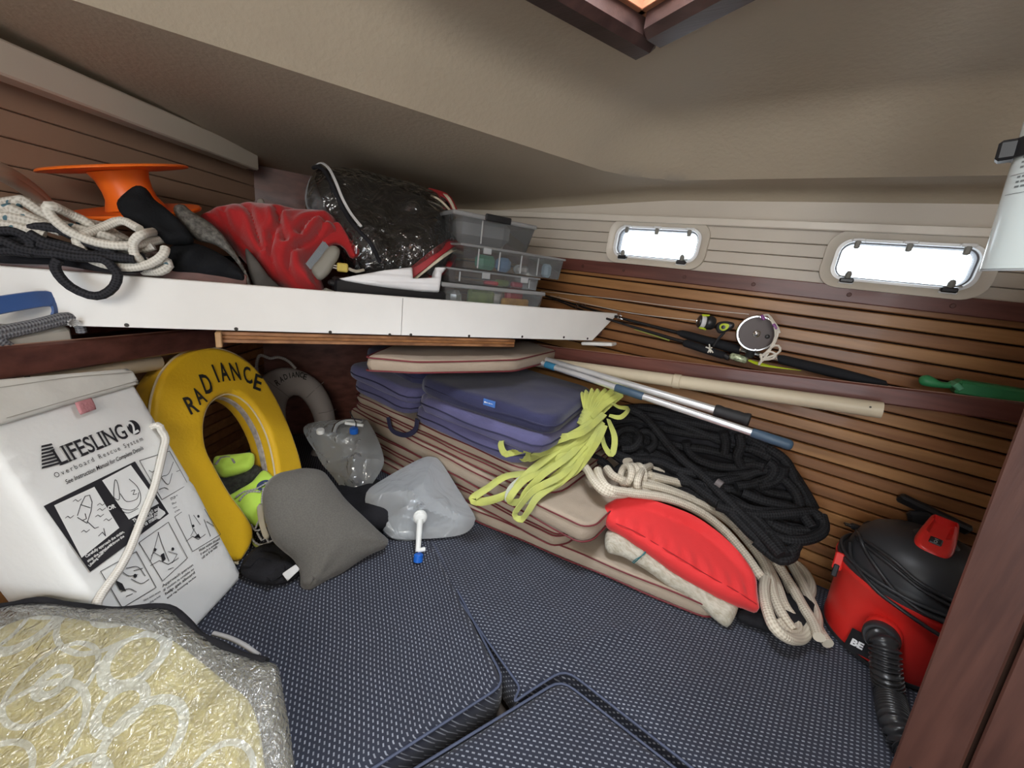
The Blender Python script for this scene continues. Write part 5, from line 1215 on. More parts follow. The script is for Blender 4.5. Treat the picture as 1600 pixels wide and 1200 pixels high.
seg_((1152,546,1.44),(1218,562,1.43),[(0,0),(0,.012),(.1,.013),(.12,.0105),(.85,.0105),(.87,.013),(1,.012),(1,0)],steel,'reel_seat',rd1)
seg_((1214,560,1.43),(1388,602,1.405),[(0,.011),(.05,.014),(.5,.0155),(.8,.013),(.97,.010),(1,0)],foam,'rear_grip',rd1)
def guide(x,y,yy,par,s=.008):
    c=ony(x,y,yy);mb=MB();tube(mb,[c+A3([math.cos(a)*s*.8,-.003,math.sin(a)*s+s]) for a in np.linspace(0,2*math.pi,13)[:-1]],.0011,closed=True,seg=6,smooth=False);tube(mb,[c+A3([-.01,0,0]),c+A3([0,-.003,s*.2]),c+A3([.012,0,0])],.001,seg=6);mb.build('line_guide',steel,par)
for p in((872,468,1.475),(903,477,1.47),(912,480,1.47),(967,493,1.455)):guide(*p,rd1)
rd2=thing('fishing_rod',ony(1000,522,1.42),'thin black fishing rod carrying the small black and lime spinning reel','rod','fishing rods lying on the starboard shelf')
tubeobj('rod_blank',[ony(852,462,1.44),ony(930,492,1.425),ony(1073,536,1.41)],lambda t:.0025+.004*t,carbon,rd2,seg=8)
seg_((1068,535,1.41),(1132,556,1.40),[(0,.008),(.05,.0125),(.4,.013),(.95,.012),(1,.009),(1,0)],foam,'fore_grip',rd2)
seg_((1126,552,1.405),(1140,560,1.40),[(0,0),(0,.009),(1,.009),(1,0)],blackp,'reel_seat',rd2)
mb=MB()
for k in range(3):tube(mb,[ony(1108,541,1.385)+A3([.01*math.sin(k*2),-.006,.006*math.cos(k*2)]),ony(1109,545,1.39),ony(1106+4*k,551,1.385)],.0022,seg=6)
mb.build('white_tie',lineM,rd2)
for p in((901,482,1.43),(968,498,1.42)):guide(*p,rd2,.007)
# spinning reel
sc0=ony(1094,502,1.39);ax=nrm(ony(1121,506,1.41)-sc0)
sr=thing('spinning_reel',ony(1112,508,1.40),'small black and lime spinning reel with white line on its spool','reel')
latheobj('spool',[(0,0),(.019,.001),(.020,.004),(.020,.006),(.0165,.007),(.0165,.022),(.020,.023),(.020,.026),(0,.026)],sc0-ax*.006,ax,blackp,sr,28)
latheobj('line_on_spool',[(.0168,.0),(.0182,.002),(.0182,.012),(.0168,.0138)],sc0-ax*.006+ax*.0075,ax,mat('white_line',(.75,.75,.76),.5),sr,28)
latheobj('rotor',[(.0,0),(.021,0),(.0225,.004),(.022,.016),(.016,.024),(0,.026)],sc0+ax*.02,ax,blackp,sr,28)
up_=A3([0,0,1.]);sdr=nrm(np.cross(ax,up_))
bar('bail_arm',sc0+up_*.020+ax*.0,sc0+up_*.022+ax*.024,.010,.006,lime,sr,side=sdr);bar('bail_arm',sc0-up_*.020,sc0-up_*.022+ax*.024,.010,.006,lime,sr,side=sdr)
tubeobj('bail_wire',[sc0+up_*.02-ax*.002,sc0-ax*.012+sdr*.012+up_*.01,sc0-ax*.014+sdr*.016,sc0-ax*.012+sdr*.012-up_*.01,sc0-up_*.02-ax*.002],.0012,steel,sr,seg=6)
bc=ony(1133,512,1.40);rbp=PL(bc,bc+A3([1,0,0]),bc+A3([0,0,1]))
gb=puff('gear_body',pxo(rbp,[(1118,508),(1124,503),(1136,502),(1147,505),(1146,512),(1136,518),(1124,521),(1119,516)]),rbp,.008,.01,.01,blackp,sr,.004)
puff('lime_ring',pxo(rbp,[(1125,508),(1131,505),(1140,507),(1138,513),(1131,517),(1125,514)]),rbp.shift(.007),.002,.002,.003,lime,sr,.003)
latheobj('hub_knob',[(0,0),(.006,0),(.006,.004),(0,.005)],rbp.p(*rbp.uv(1131,511),.009),rbp.N,blackp,sr,14)
tubeobj('reel_foot',[ony(1132,519,1.40),ony(1122,530,1.405),ony(1115,541,1.41)],.0042,blackp,sr,seg=10)
# big reel
rc0=ony(1182,521,1.385);rax=nrm((CAM-rc0)*[1,1,.6]+A3([.15,0,0]))
brl=thing('big_game_reel',rc0,'large round fishing reel with brown side plate and chrome rim, cream cord tied to it','reel')
rr0=.0535
latheobj('spool_frame',[(0,-.05),(rr0*.9,-.05),(rr0*.95,-.045),(rr0*.8,-.04),(rr0*.8,-.008),(rr0*.98,-.004),(rr0*.98,0),(0,0)],rc0,rax,steel,brl,40)
latheobj('chrome_rim',[(rr0*.88,.001),(rr0*.90,.006),(rr0*.97,.006),(rr0*1.02,.002),(rr0*1.02,-.006)],rc0,rax,steel,brl,48)
latheobj('side_plate',[(0,.003),(rr0*.88,.003),(rr0*.89,.001)][::-1],rc0,rax,mat('brown_plate',(.05,.028,.025),.4,var=.05),brl,48)
ru=nrm(np.cross(rax,[0,0,1]));rv=np.cross(ru,rax)
if ru@(R@A3([1,0,0]))<0:ru=-ru
if rv[2]<0:rv=-rv
latheobj('centre_knob',[(0,.003),(.0105,.004),(.0105,.008),(.007,.011),(0,.012)][::-1],rc0,rax,steel,brl,20)
latheobj('small_screw',[(0,.003),(.0065,.0035),(.0065,.006),(.003,.008),(0,.008)][::-1],rc0+ru*.029-rv*.004,rax,blackp,brl,16)
for a in(.4,1.6,2.6,3.7,4.9):latheobj('rim_screw',[(.003,.006),(.003,.0075),(0,.008)],rc0+(ru*math.cos(a)+rv*math.sin(a))*rr0*.92,rax,steel,brl,10)
tubeobj('reel_foot',[rc0-rv*.05,rc0-rv*.07-rax*.01],.012,blackp,brl,seg=12)
cordc=ropemat('cream_cord',(.78,.74,.66),(.55,.5,.42),k=900,bump=.4)
mb=MB()
for P in(((1190,494),(1200,492),(1208,502),(1215,512),(1218,520)),((1204,498),(1210,510),(1212,525),(1206,540),(1200,552),(1192,562)),((1216,512),(1214,526),(1207,541),(1198,550),(1190,556)),
  ((1196,552),(1206,542),(1216,540),(1219,548),(1210,555),(1196,560),(1186,568)),((1192,556),(1200,549),(1212,553),(1208,560),(1194,562),(1188,557)),((1188,553),(1190,562),(1186,570))):
    tube(mb,[ony(x,y,1.345-.004*(i%2)) for i,(x,y) in enumerate(P)],.0032,seg=7)
mb.build('tied_cord',cordc,brl)
for x,y,x2,y2 in((1190,492,1194,500),(1208,506,1214,514)):
    bar('purple_clip',ony(x,y,1.34),ony(x2,y2,1.34),.008,.005,mat('purple_clip',(.2,.03,.22),.4),brl)
# lures
lu=thing('fishing_lure',ony(1180,560,1.385),'silver-green fishing lure with a lime tail beside the rod grips','lure')
seg_((1140,555,1.39),(1168,564,1.39),[(0,.004),(.1,.010),(.5,.0115),(.9,.010),(1,.004),(1,0)],mat('lure_scale',(.45,.52,.35),.25,var=.6,vs=120,metal=.4),'lure_body',lu)
mb=MB()
for k in range(6):
    tube(mb,[ony(1170,563,1.385),ony(1190,568+k*.6,1.385-.003*k),ony(1212+8*k,573+1.2*k,1.385)],lambda t:.003*(1-.8*t),seg=6)
mb.build('lure_skirt',lime,lu)
wl_=thing('thin_wire_lure',ony(1010,521,1.43),'olive braided trace lying along the shelf under the rod blanks','trace')
tubeobj('trace_line',[ony(992,514,1.43),ony(1020,523,1.42),ony(1046,532,1.42)],.003,mat('olive_cord',(.35,.38,.08),.7),wl_,seg=8)
for nm,P,lab in(('fishing_line',[(845,455,1.47),(960,467,1.45),(1060,480,1.42),(1170,491,1.39)],'upper taut fishing line running from the rod tips to the big reel'),('fishing_line',[(860,462,1.45),(980,488,1.44),(1090,501,1.40)],'lower fishing line running to the small spinning reel')):
    o=tubeobj(nm,[ony(*p) for p in P],.0009,lineM,None,seg=6);tag(o,lab,'line')
# green bracket at the end of the shelf
grn=mat('green_plastic',(.03,.22,.08),.45,var=.1)
g=thing('green_holder',ony(1500,604,1.41),'green plastic holder lying at the right end of the shelf under the big window','holder')
gpl=PL(ony(1440,595,1.40),ony(1590,612,1.40),ony(1500,570,1.42))
puff('spout_end',pxo(gpl,[(1436,590),(1448,586),(1462,592),(1472,597),(1500,598),(1494,606),(1470,606),(1440,601)]),gpl,.012,.015,.012,grn,g,.006)
bar('tray',ony(1490,603,1.405),ony(1610,622,1.405),.036,.05,grn,g,side=(0,0,1),bev=.006);bar('tray_rim',ony(1488,598,1.39),ony(1498,607,1.39),.012,.05,mat('light_green',(.10,.36,.2),.45),g)
# ------------------------------------------------------------------ storage boxes
SH=.668
def frust(mb,c,U,V,w,d,h,tap=.92,lip=None):
    """open tapered tub seen as wall sheets; c = centre of the base"""
    vs=[]
    for z,k in((0,tap),(h,1.)):
        for a,b in((-1,-1),(1,-1),(1,1),(-1,1)):vs.append(c+U*a*w/2*k+V*b*d/2*k+UPz*z)
    mb.add(vs,[(0,1,5,4),(1,2,6,5),(2,3,7,6),(3,0,4,7),(3,2,1,0)])
clr=clearmat('clear_box_plastic',(.92,.95,.96),.13,.12,.05,6,spec=1.2);clrl=clearmat('clear_lid_plastic',(.92,.94,.95),.50,.2,.05,6,spec=1.)
def tub(name,label,pl_,pr_,z0,z1,dep,sface,lidh=.0,contents=(),ribs=(),tap=.93,group='clear plastic storage boxes stacked on the bow shelf',skew=0.,latches=()):
    A_=bs(*pl_,sface);B_=bs(*pr_,sface);w=abs((B_-A_)@VA);U=nrm(VA*math.cos(skew)-BA*math.sin(skew)*-1);V=np.cross(UPz,U)*1.0;V=V if V@BA>0 else -V
    cen=(A_+B_)/2;cen=A3([cen[0],cen[1],z0])+V*dep/2
    t=thing(name,cen,label,'box',group);mb=MB();frust(mb,cen+UPz*.001,U,V,w*.95,dep*.97,z1-z0-lidh,tap)
    mb.build('tub',clr,t,smooth=False)
    mb=MB();frame_box(mb,cen+UPz*(z1-z0-lidh/2),U,V,UPz,w/2,dep/2,lidh/2+.0005,.003);mb.build('lid' if lidh>.004 else 'rim',clrl,t,smooth=False)
    for r in ribs:
        p=cen-V*dep*.485+U*(r-.5)*w*.93;bar('rib',p+UPz*.006,p+UPz*(z1-z0-lidh-.004),.004,.003,clrl,t,side=U,bev=0)
    for r in latches:
        p=cen-V*(dep*.5+.004)+U*(r-.5)*w+UPz*(z1-z0-.012);mb=MB();frame_box(mb,p,U,V,UPz,.014,.003,.010,.002);mb.build('latch',clrl,t,smooth=False)
    for (u,v,z,sx,sy,sz,m,nm,lb) in contents:
        p=cen+U*(u-.5)*w*.86+V*(v-.5)*dep*.85+UPz*(z+sz/2+.003)
        mb=MB();frame_box(mb,p,nrm(U+V*(.3*math.sin(u*9))),nrm(V-U*(.3*math.sin(u*9))),UPz,sx/2,sy/2,sz/2,min(sx,sy,sz)*.3);o=mb.build(nm,m,None,smooth=False);tag(o,lb,'packet')
    return t,cen,U,V,w
packg=mat('olive_packet',(.20,.26,.10),.4,var=.3,vs=30);packy=mat('orange_packet',(.70,.38,.08),.5,var=.2,vs=40);packr=mat('red_packet',(.50,.04,.06),.4,var=.2,vs=30);packw=mat('silver_packet',(.5,.5,.5),.2,metal=.5,var=.3,vs=40);packb=mat('blue_packet',(.10,.2,.36),.5,var=.2);packn=mat('green_packet',(.05,.22,.14),.5,var=.2)
sB1=sF+.045
zb1=bs(770,478,sB1)[2];zt1=bs(770,449,sB1)[2];print('box z',zb1,zt1)
tub('storage_box','lowest clear box of the stack, packed with green, orange and red packets',(690,460),(853,460),SH,zt1,.26,sB1,.012,tap=.94,
 contents=[(.12,.2,.01,.045,.05,.085,packw,'foil_packet','silver foil packet at the left of the lowest clear box'),(.38,.10,.01,.09,.03,.095,packg,'food_packet','olive green packet in the lowest clear box'),(.58,.2,.012,.05,.04,.095,packw,'foil_packet','grey foil packet in the middle of the lowest clear box'),(.78,.08,.0,.12,.02,.085,packy,'food_packet','orange packet at the front right of the lowest clear box'),(.80,.2,.015,.075,.03,.105,packr,'food_packet','crimson packet at the back right of the lowest clear box')])
zt2=bs(770,426,sB1)[2]
tub('storage_box','flat latched clear box second from the bottom, lures inside',(697,440),(845,440),zt1+.002,zt2,.25,sB1+.005,.005,tap=.985,latches=(.38,.8),ribs=(.1,.9),
 contents=[(.5,.1,.0,.05,.02,.012,packr,'lure_packet','red strip inside the flat latched box'),(.65,.12,.0,.05,.02,.02,packg,'lure_packet','green lure packet inside the flat latched box'),(.84,.1,.0,.05,.02,.018,mat('pink_packet',(.55,.1,.15),.4),'lure_packet','pink lure packet at the right of the flat latched box')])
zt3=bs(800,392,sB1)[2]
tub('storage_box','wide shallow compartment box jutting out to the right, third in the stack',(718,410),(884,415),zt2+.002,zt3,.24,sB1-.008,.006,tap=.96,ribs=(.13,.33,.55,.73),latches=(.22,),
 contents=[(.22,.1,.0,.07,.04,.045,packn,'green_packet','dark green packet in the shallow compartment box'),(.42,.12,.0,.05,.04,.045,packb,'blue_packet','blue packet in the middle of the shallow compartment box'),(.62,.1,.0,.05,.03,.03,packw,'foil_packet','grey packet right of centre in the shallow compartment box'),(.92,.08,.0,.035,.03,.045,mat('pale_blue_packet',(.40,.55,.68),.5),'blue_packet','pale blue packet at the right end of the shallow compartment box')])
zt4=bs(780,341,sB1+.03)[2]
t4,c4_,U4,V4,w4=tub('storage_box','topmost clear tub with a grey lid and a black clip handle',(705,370),(838,370),zt3+.002,zt4,.20,sB1+.03,.012,tap=.88,ribs=(.32,),contents=[(.45,.5,.0,.19,.12,.09,mat('grey_papers',(.20,.20,.21),.7,var=.1),'paper_bundle','dark grey bundle filling the topmost clear tub')])
mb=MB();frame_box(mb,c4_-V4*.104+UPz*(zt4-zt3-.006)+U4*.0,U4,V4,UPz,.045,.005,.010,.003);mb.build('clip_handle',blackp,t4,smooth=False)
# ------------------------------------------------------------------ clear bag of dark canvas
vb=thing('clear_bag',bs(610,440,1.30),'big clear vinyl bag of black canvas with red bands on the bow shelf','bag')
vP=PL(bs(520,410,1.18),bs(705,425,1.20),bs(600,262,1.40))
vo=[(478,292),(482,268),(492,252),(508,251),(545,253),(590,262),(630,275),(668,290),(700,303),(718,318),(722,335),(722,365),(716,395),(704,418),(690,430),(650,432),(600,428),(565,420),(545,402),(528,370),(505,335),(484,312)]
dk=mat('charcoal_canvas',(.022,.022,.022),.8,var=.2,vs=10,bump=.3,bs_=200)
crk=lambda sd,a:(lambda uv,x:(a*vnoise(uv,9,sd)+a*.6*np.abs(vnoise(uv,22,sd+1)))*np.clip(x*1.5,0,1))
vi=[(496,275),(510,262),(545,262),(590,271),(630,284),(665,300),(695,316),(710,335),(712,370),(705,398),(688,418),(650,424),(600,420),(568,410),(550,392),(535,360),(512,320)]
puff('canvas_contents',pxo(vP,vi),vP.shift(-.06),.085,.06,.10,dk,vb,.014,crk(151,.012),p=2.)
film=clearmat('crinkled_clear_vinyl',(.90,.90,.90),.012,.03,.8,21,spec=2.4)
vs_=puff('vinyl_shell',pxo(vP,vo),vP.shift(-.06),.10,.075,.10,film,vb,.010,crk(153,.014),p=2.)
bw=[(491,251),(497,262),(505,280),(514,302),(526,325),(540,350),(556,372),(575,395),(592,415)]
def vh(x,y):
    u=vP.uv(x,y);B=A3([vP.uv(*q) for q in vo]);d=segdist(u[None],B,np.roll(B,-1,0))[0];xx=min(1,d/.10);return -.06+.10*math.sqrt(1-(1-xx)**2)
def vribbon(P,wd,m,name,par,lift=.012,n_=None):
    mb=MB();ribbon(mb,[vP.p(*vP.uv(x,y),vh(x,y)+lift) for x,y in P],wd,.003,vP.N if n_ is None else n_);return mb.build(name,m,par)
tubeobj('black_binding',[vP.p(*vP.uv(x,y),vh(x,y)+.012) for x,y in bw],.0055,blackcl,vb,seg=8)
vribbon([(496,250),(502,262),(511,280),(520,302),(532,328),(545,350),(560,370)],.007,mat('white_edge_band',(.6,.6,.6),.5),'white_band',vb,.016)
side=[(478,292),(482,268),(490,255),(497,270),(508,296),(520,322),(508,335),(486,314)]
puff('grey_side',pxo(vP,side),vP.shift(-.05),.02,.02,.02,mat('grey_side_cloth',(.22,.23,.24),.6,var=.2,vs=20),vb,.008)
redb=mat('deep_red_webbing',(.30,.02,.025),.5,var=.1);crb=mat('cream_webbing',(.55,.50,.38),.6)
vribbon([(625,432),(650,422),(675,406),(698,388),(716,372)],.030,redb,'red_band',vb,.006);vribbon([(650,430),(670,420),(692,405),(712,388)],.012,crb,'cream_band',vb,.014);vribbon([(665,432),(690,424),(708,405),(717,388)],.016,redb,'red_band',vb,.008)
vribbon([(668,296),(680,308),(695,320),(710,338),(718,350)],.022,redb,'red_band',vb,.006);vribbon([(690,305),(690,318),(698,330),(712,345)],.010,crb,'cream_band',vb,.012);vribbon([(665,322),(680,330),(700,345),(716,360)],.006,crb,'cream_band',vb,.010)
# white and black trays below it
wtr=PL(bs(530,446,1.15),bs(697,452,1.15),bs(620,425,1.17))
wt_=thing('plastic_tray',bs(620,440,1.17),'bent white plastic tray on top of the black tray','tray')
puff('tray_body',pxo(wtr,[(528,436),(560,430),(600,423),(644,418),(645,436),(678,434),(680,418),(698,419),(690,428),(688,442),(686,456),(660,455),(610,450),(570,445),(540,440)]),wtr.shift(.0),.012,.05,.008,mat('white_tray_plastic',(.75,.75,.76),.35,var=.03),wt_,.006,lambda uv,x:.003*np.sin(uv[:,1]*300)*x,round_=False)
bt=thing('tray',bs(610,460,1.17),'low black plastic tray under the white one','tray')
k1,k2=bs(512,441,1.165),bs(694,464,1.165);bar('tray_rim',k1,k2,.016,.012,blackp,bt,side=UPz,bev=.005)
k1,k2=bs(520,450,1.19),bs(690,470,1.19);bar('tray_side',k1,k2,.06,.08,mat('matt_black_plastic',(.012,.012,.014),.3),bt,side=UPz,bev=.006)
# ------------------------------------------------------------------ red bundle
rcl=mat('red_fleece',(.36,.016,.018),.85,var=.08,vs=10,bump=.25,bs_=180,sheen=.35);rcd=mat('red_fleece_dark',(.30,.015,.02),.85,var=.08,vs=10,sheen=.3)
rP=PL(bs(470,455,1.16),bs(330,340,1.26),bs(500,330,1.26))
rbn=thing('red_bundle',bs(440,440,1.2),'bundle of folded red fleece cloth between the black bag and the clear vinyl bag','cloth')
ro_=[(302,330),(318,318),(345,310),(385,305),(420,308),(450,314),(485,318),(512,322),(525,332),(532,350),(536,368),(525,372),(512,382),(496,398),(492,412),(500,425),(505,440),(500,454),(482,459),(462,452),(440,438),(420,430),(400,418),(380,400),(362,380),(345,360),(325,345)]
GRV=[[(448,385),(442,362),(440,340),(455,326),(485,320),(520,330)],[(432,430),(424,405),(428,380),(436,355),(432,330)],[(455,400),(452,420),(462,440),(482,452)],[(470,372),(480,355),(500,345),(520,348)],[(462,395),(478,385),(495,372),(508,350)],[(350,330),(360,355),(380,380),(400,400)],[(372,312),(392,335),(402,365),(412,395)],[(480,412),(488,425),(492,440)],[(325,325),(345,345),(352,362)]]
_G=[]
for P in GRV:
    Q=A3([q[:2] for q in catmull([tuple(rP.uv(*p))+(0,) for p in P],False,.006)]);_G.append(Q)
def groove(uv):
    h=np.zeros(len(uv))
    for Q in _G:
        d=segdist(uv,Q[:-1],Q[1:]);h+= -.016*np.exp(-(d/.0055)**2)+.009*np.exp(-((d-.016)/.010)**2)
    return h
def rfold(uv,x):
    c=rP.uv(490,425);d=uv-c;r=np.sqrt((d**2).sum(1));th=np.arctan2(d[:,1],d[:,0]);q=r*(1+.25*np.sin(th*2+1))+.012*vnoise(uv,10,163)
    h=.026*(np.abs(np.sin(q*26+.9*np.sin(th*2)))**.6)*np.exp(-r/.40)-.010
    return (h*.35+groove(uv)+.014*vnoise(uv,7,161)-.005*np.abs(vnoise(uv,17,165)))*np.clip(x*1.6,0,1)
puff('cloth_body',pxo(rP,ro_),rP.shift(-.05),.075,.06,.08,rcl,rbn,.0055,rfold,p=1.9)
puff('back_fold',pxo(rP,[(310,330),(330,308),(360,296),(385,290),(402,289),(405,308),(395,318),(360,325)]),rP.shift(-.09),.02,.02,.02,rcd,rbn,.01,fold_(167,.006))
puff('grey_hem',pxo(rP,[(394,291),(404,288),(408,300),(405,312),(398,308)]),rP.shift(-.065),.008,.006,.008,mat('grey_hem',(.25,.23,.2),.8),rbn,.005)
puff('loose_fold',pxo(rP,[(498,372),(512,352),(528,345),(540,360),(552,378),(562,388),(560,398),(548,400),(538,385),(526,378),(510,382)]),rP.shift(-.01),.012,.015,.01,rcl,rbn,.006,fold_(169,.004))
# scrub brush, plug
gr2=mat('grey_brush_plastic',(.20,.19,.16),.5,var=.1)
bP=PL(bs(505,430,1.14),bs(527,395,1.15),bs(495,400,1.16))
bru=thing('scrubbing_brush',bP.at(508,415),'grey-handled scrubbing brush poking out of the red bundle','brush')
puff('brush_back',pxo(bP,[(487,420),(500,404),(510,390),(520,384),(530,388),(530,400),(522,415),(512,430),(500,438),(492,432)]),bP,.012,.01,.012,gr2,bru,.006)
mb=MB()
for k in range(22):
    t=k/21;x=482+t*26;y=420-t*34
    for j in range(2):tube(mb,[bP.p(*bP.uv(x+3+j*3,y+j),-.004),bP.p(*bP.uv(x-4+j*3,y-9+j),-.001)],.0016,seg=5,smooth=False)
bo=mb.build('bristles',mat('grey_bristle',(.2,.22,.24),.7),bru);bo['kind']='stuff'
pl_=thing('mains_plug',bs(535,420,1.14),'small yellow plug with steel prongs by the brush','plug')
mb=MB();frame_box(mb,bs(535,418,1.14),VA,BA,UPz,.013,.01,.011,.003);mb.build('plug_body',mat('yellow_plug',(.5,.38,.08),.5),pl_,smooth=False)
tubeobj('plug_cord',[bs(545,420,1.14),bs(556,424,1.15),bs(568,422,1.17)],.004,mat('cream_cord_plain',(.55,.5,.4),.5),pl_)
for k in(0,1):bar('prong',bs(529,416+4*k,1.14),bs(520,414+4*k,1.14),.004,.0015,steel,pl_)
p2_=thing('grey_plug',bs(512,456,1.13),'grey plug with two steel prongs lying at the shelf edge under the red cloth','plug')
mb=MB();frame_box(mb,bs(514,457,1.13),nrm(VA-UPz*.3),BA,nrm(UPz+VA*.3),.013,.01,.008,.003);mb.build('plug_body',gr2,p2_,smooth=False)
for k in(0,1):bar('prong',bs(506+4*k,453-1*k,1.128),bs(498+5*k,456-1*k,1.128)+UPz*.0,.003,.0015,steel,p2_)
# ------------------------------------------------------------------ black drawstring bag with grey mesh side
kP=PL(bs(385,440,1.125),bs(255,425,1.125),bs(250,330,1.18))
kb=thing('drawstring_bag',bs(310,430,1.15),'black drawstring bag with grey mesh flank and rolled black neck, left of the red bundle','bag')
kc=mat('black_nylon',(.008,.009,.011),.85,var=.3,bump=.3,bs_=200)
puff('bag_mouth',pxo(kP,[(260,405),(262,388),(275,380),(300,378),(330,388),(355,402),(375,418),(385,432),(384,440),(340,433),(300,428),(266,424)]),kP.shift(-.01),.035,.03,.04,kc,kb,.009,lambda uv,x:.010*np.sin(uv@A3([120,-60]))*x)
puff('bag_neck',pxo(kP,[(188,328),(200,312),(218,300),(234,304),(246,320),(262,332),(282,350),(300,370),(305,385),(285,388),(262,386),(245,372),(220,362),(200,348)]),kP.shift(.02),.022,.02,.02,kc,kb,.007,fold_(171,.008))
puff('mesh_flank',pxo(kP,[(270,325),(285,318),(300,330),(325,345),(345,362),(362,385),(378,410),(388,432),(394,450),(388,448),(380,425),(360,398),(335,380),(305,372),(285,352)]),kP.shift(-.005),.016,.02,.015,mat('grey_mesh',(.10,.095,.085),.7,var=.5,vs=120,bump=.5,bs_=300),kb,.007,fold_(173,.005))
puff('grey_bits',pxo(kP,[(382,380),(400,398),(420,425),(440,445),(430,452),(400,445),(388,420)]),kP.shift(-.03),.015,.02,.015,mat('dark_grey_cloth',(.07,.065,.06),.8,var=.3),kb,.009,fold_(175,.006))
# ------------------------------------------------------------------ orange reel
ogm=mat('orange_plastic',(.85,.16,.015),.35,var=.03,vs=3)
oc=bs(195,297,1.27)
iu=nrm(np.cross(ray(312,291),ray(85,299)));iu=iu if iu[2]>0 else -iu
def edgeR(xa,ya,xb,yb,c):
    a=nrm(ray(xa,ya));b=nrm(ray(xb,yb));return np.linalg.norm(c-CAM)*math.sin(math.acos(a@b)/2)
D_=np.linalg.norm(oc-CAM)
osp=thing('line_spool',oc,'bright orange plastic spool with two wide flanges lying behind the ropes','spool')
tc_=CAM+nrm(ray(185,267))*D_;bc_=CAM+nrm(ray(214,327))*D_;rt_=edgeR(65,268,303,262,tc_);rbm=edgeR(108,330,322,318,bc_)
nT=nrm(np.cross(ray(303,262),ray(65,268)));nT=nT if nT[2]>0 else -nT;nT=nrm(nT+nrm(oc-CAM)*.05)
nB=nrm(np.cross(ray(322,319),ray(108,331)));nB=nB if nB[2]>0 else -nB;nB=nrm(nB-nrm(oc-CAM)*.09)
cx_=nrm(tc_-bc_);hL=np.linalg.norm(tc_-bc_)
latheobj('top_flange',[(0,.0),(rt_*.4,0),(rt_,.0015),(rt_*1.005,.004),(rt_*.98,.0065),(rt_*.4,.006),(0,.006)],tc_,nT,ogm,osp,64)
latheobj('core',[(rt_*.44,0),(rt_*.36,hL*.3),(rt_*.35,hL*.5),(rt_*.37,hL*.8),(rt_*.42,hL)],bc_,cx_,ogm,osp,40)
latheobj('bottom_flange',[(0,-.006),(rbm*.4,-.006),(rbm*.98,-.008),(rbm*1.0,-.004),(rbm*.98,0),(rbm*.5,.0),(0,0)],bc_,nB,ogm,osp,64)
# ------------------------------------------------------------------ white and black ropes on the shelf
wflk=ropemat('flecked_braid',(.62,.60,.55),(.44,.42,.37),k=620,bump=.5,fleck=(.08,.16,.2))
wr2=ropemat('plain_white_braid',(.70,.68,.62),(.54,.52,.46),k=620,bump=.5)
def shr(name,paths,r,m,label):
    mb=MB()
    for P,s in paths: tube(mb,[bs(x,y,s+ds) for x,y,ds in [(q[0],q[1],q[2] if len(q)>2 else 0) for q in P]],r,seg=10,step=.01)
    return tag(mb.build(name,m,None),label,'rope')
shr('rope',[([(22,330,.04),(26,317),(33,312),(50,322),(80,342),(110,355),(140,362),(175,372),(200,384,.04),(230,398,.06)],1.10),([(5,330),(15,325),(40,337),(75,352),(110,362)],1.085),([(-20,318),(0,318),(25,314),(50,318)],1.15),
 ([(-20,348),(0,338),(30,342),(60,350),(95,362)],1.08),([(-20,350),(10,352),(40,358),(70,368)],1.075),([(60,325,.08),(100,330),(125,345),(155,352),(180,365),(205,380),(225,395,.02),(250,400,.05)],1.16),([(150,358),(175,365),(200,380),(220,395)],1.14),([(150,380),(180,388),(215,390),(240,384)],1.10),([(240,412),(255,405),(264,415),(250,424),(225,424,.02)],1.09)],.0088,wflk,'flecked off-white rope coiled at the far left end of the bow shelf')
shr('rope',[([(150,370,.06),(140,350,.04),(110,335,.03),(82,322,0),(74,325),(80,338),(105,360),(135,374),(165,382),(200,384),(235,378,.04),(260,372,.08)],1.07),([(218,358,.02),(190,345,.04),(160,356,.03),(125,370),(122,380),(135,400),(160,412),(200,418),(235,412),(255,398),(258,388,.01)],1.075),([(240,362,.06),(222,366),(210,376),(208,390),(214,402),(228,408,.03)],1.07)],.0084,wr2,'plain white rope looping forward over the black rope on the bow shelf')
bl2=ropemat('black_laid_rope',(.030,.031,.037),(.012,.012,.015),k=620,bump=.6)
shr('rope',[([(50,395,.02),(80,396),(120,402),(160,405),(176,418),(184,430),(178,448),(160,461),(138,461),(110,448),(92,430),(86,415),(92,405)],1.055),
 ([(44,360),(60,354),(90,358),(120,372),(150,385),(180,398)],1.075),([(44,364),(70,378),(100,384),(130,395)],1.065),([(60,380),(95,392),(140,398),(180,402),(210,405)],1.062),([(-10,362),(15,360),(35,366),(48,378),(48,392)],1.07),([(-10,375),(10,378),(30,388),(60,394)],1.065),([(-10,392),(20,392),(50,396)],1.07),([(150,390),(180,398),(205,404),(225,400)],1.08),([(-20,382),(0,368),(25,370),(42,385)],1.09)],.0080,bl2,'thick black rope with one loop hanging down over the white shelf face')
dkp=puff('gear_bag',[( -.62,.0),(-.2,.0),(-.15,.12),(-.5,.16)],PL(onF(-.1,.68,.10),onF(.2,.68,.10),onF(-.1,.9,.10)),.02,.03,.03,blackcl,None,.02) if False else None
ds_=puff('dark_bag',pxo(PL(bs(20,395,1.1),bs(160,400,1.1),bs(90,345,1.16)),[(-30,365),(10,358),(50,362),(100,378),(160,392),(215,400),(250,418),(180,425),(90,412),(-30,404)]),PL(bs(20,395,1.12),bs(160,400,1.12),bs(90,345,1.18)),.02,.02,.03,blackcl,None,.014,fold_(177,.008))
tag(ds_,'crumpled black cloth under the ropes at the left of the bow shelf','cloth')
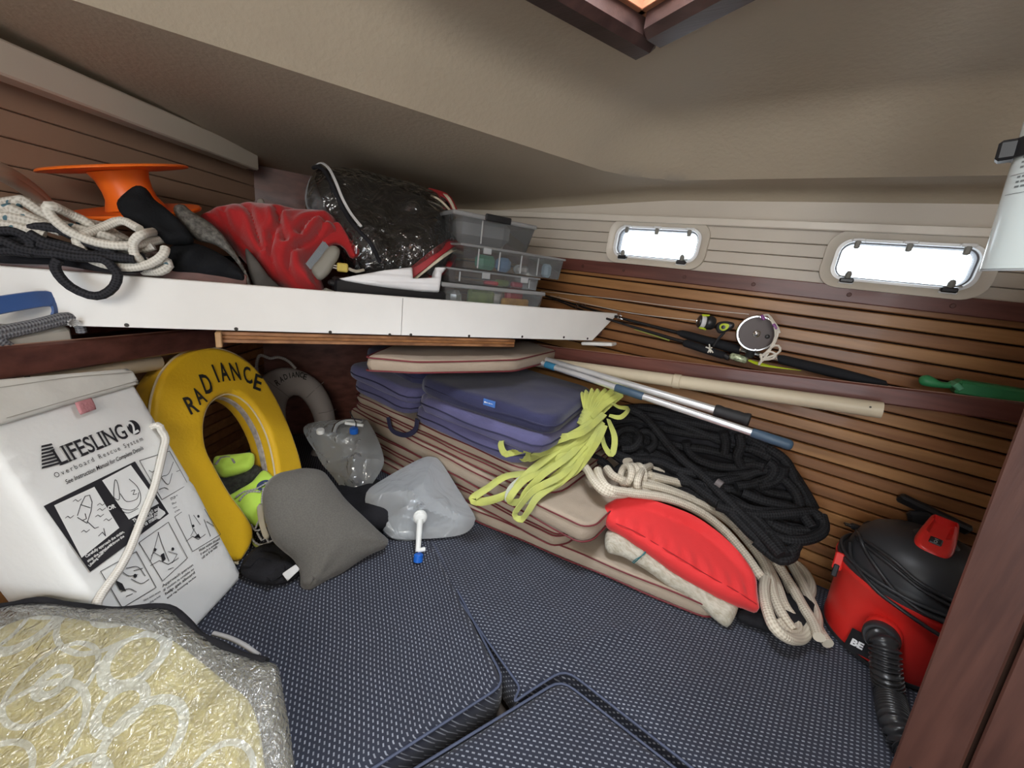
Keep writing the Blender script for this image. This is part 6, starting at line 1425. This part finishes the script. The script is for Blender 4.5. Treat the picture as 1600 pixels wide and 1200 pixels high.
# clear hose
ch=thing('clear_hose',bs(40,300,1.2),'clear beige plastic hose arching out of the frame at far left','hose')
for k in(0,1):tubeobj('hose_turn',[bs(-40,258-6*k,1.12),bs(0,272-8*k,1.16),bs(35,292-8*k,1.22),(bs(62,312-6*k,1.26)),bs(78,330-6*k,1.28)],.012,mat('beige_hose',(.42,.34,.27),.3,var=.05),ch,seg=14)
# ------------------------------------------------------------------ things on the port shelf
pS=PLf
bxw=thing('white_box',pS.at(60,520)+A3([0,0,-.0]),'white plastic box at far left on the port shelf with grey rope round it','box')
w0=pS.at(10,540);w1=pS.at(128,527);cw=(w0+w1)/2+OUTL*.055
bar('box_body',w0+OUTL*.05+A3([0,0,-.012]),w1+OUTL*.05+A3([0,0,-.004]),.06,.08,mat('off_white_plastic',(.62,.61,.55),.45,var=.05),bxw,side=UPz,bev=.012)
gl=ropemat('grey_laid_rope',(.24,.25,.27),(.10,.10,.12),k=600,bump=.8)
mb=MB()
for P in(((-20,522),(20,514),(60,506),(100,496),(118,497),(128,508),(132,520)),((-20,530),(20,522),(60,513),(95,504),(108,502)),((-20,518),(0,530),(15,540),(30,550)),((-20,526),(-5,536),(10,546))):
    tube(mb,[pS.at(x,y)-OUTL*.0+OUTL*.006 for x,y in P],.0085,seg=9)
gro=mb.build('rope',gl,None);tag(gro,'grey rope wound round the white box on the port shelf, frayed knot at its end','rope')
mb=MB()
for k in range(9):tube(mb,[pS.at(104,504)-OUTL*.006,pS.at(104+9*math.cos(k*.7),503+6*math.sin(k*.7))-OUTL*.014],.0016,seg=5,smooth=False)
mb.build('frayed_knot',mat('grey_fray',(.4,.4,.4),.8),gro)
bsr=thing('blue_strap',pS.at(60,480),'glossy blue webbing strap bowed above the white box on the port shelf','strap')
blu=mat('blue_webbing',(.03,.10,.33),.4,sheen=.3,var=.08)
mb=MB();ribbon(mb,[pS.at(x,y)+OUTL*.02 for x,y in((-40,486),(0,482),(40,475),(80,469),(98,470),(106,478),(108,490),(105,500))],.03,.003,[nrm(-OUTL+UPz*.3)]*5+[nrm(-OUTL*.6+VA*.6)]*3);mb.build('webbing',blu,bsr)
mb=MB();ribbon(mb,[pS.at(x,y)+OUTL*.05 for x,y in((-40,498),(10,495),(50,492),(95,484))],.022,.003,nrm(UPz+OUTL*.2));mb.build('webbing',blu,bsr)
# small white pad under the right end of the fascia
pad=bar('white_pad',ony(912,536,1.385),ony(960,538,1.385),.05,.012,whitep,None,side=(0,1,0),bev=.003);tag(pad,'small white plastic pad on the shelf rail under the right end of the white fascia','pad')
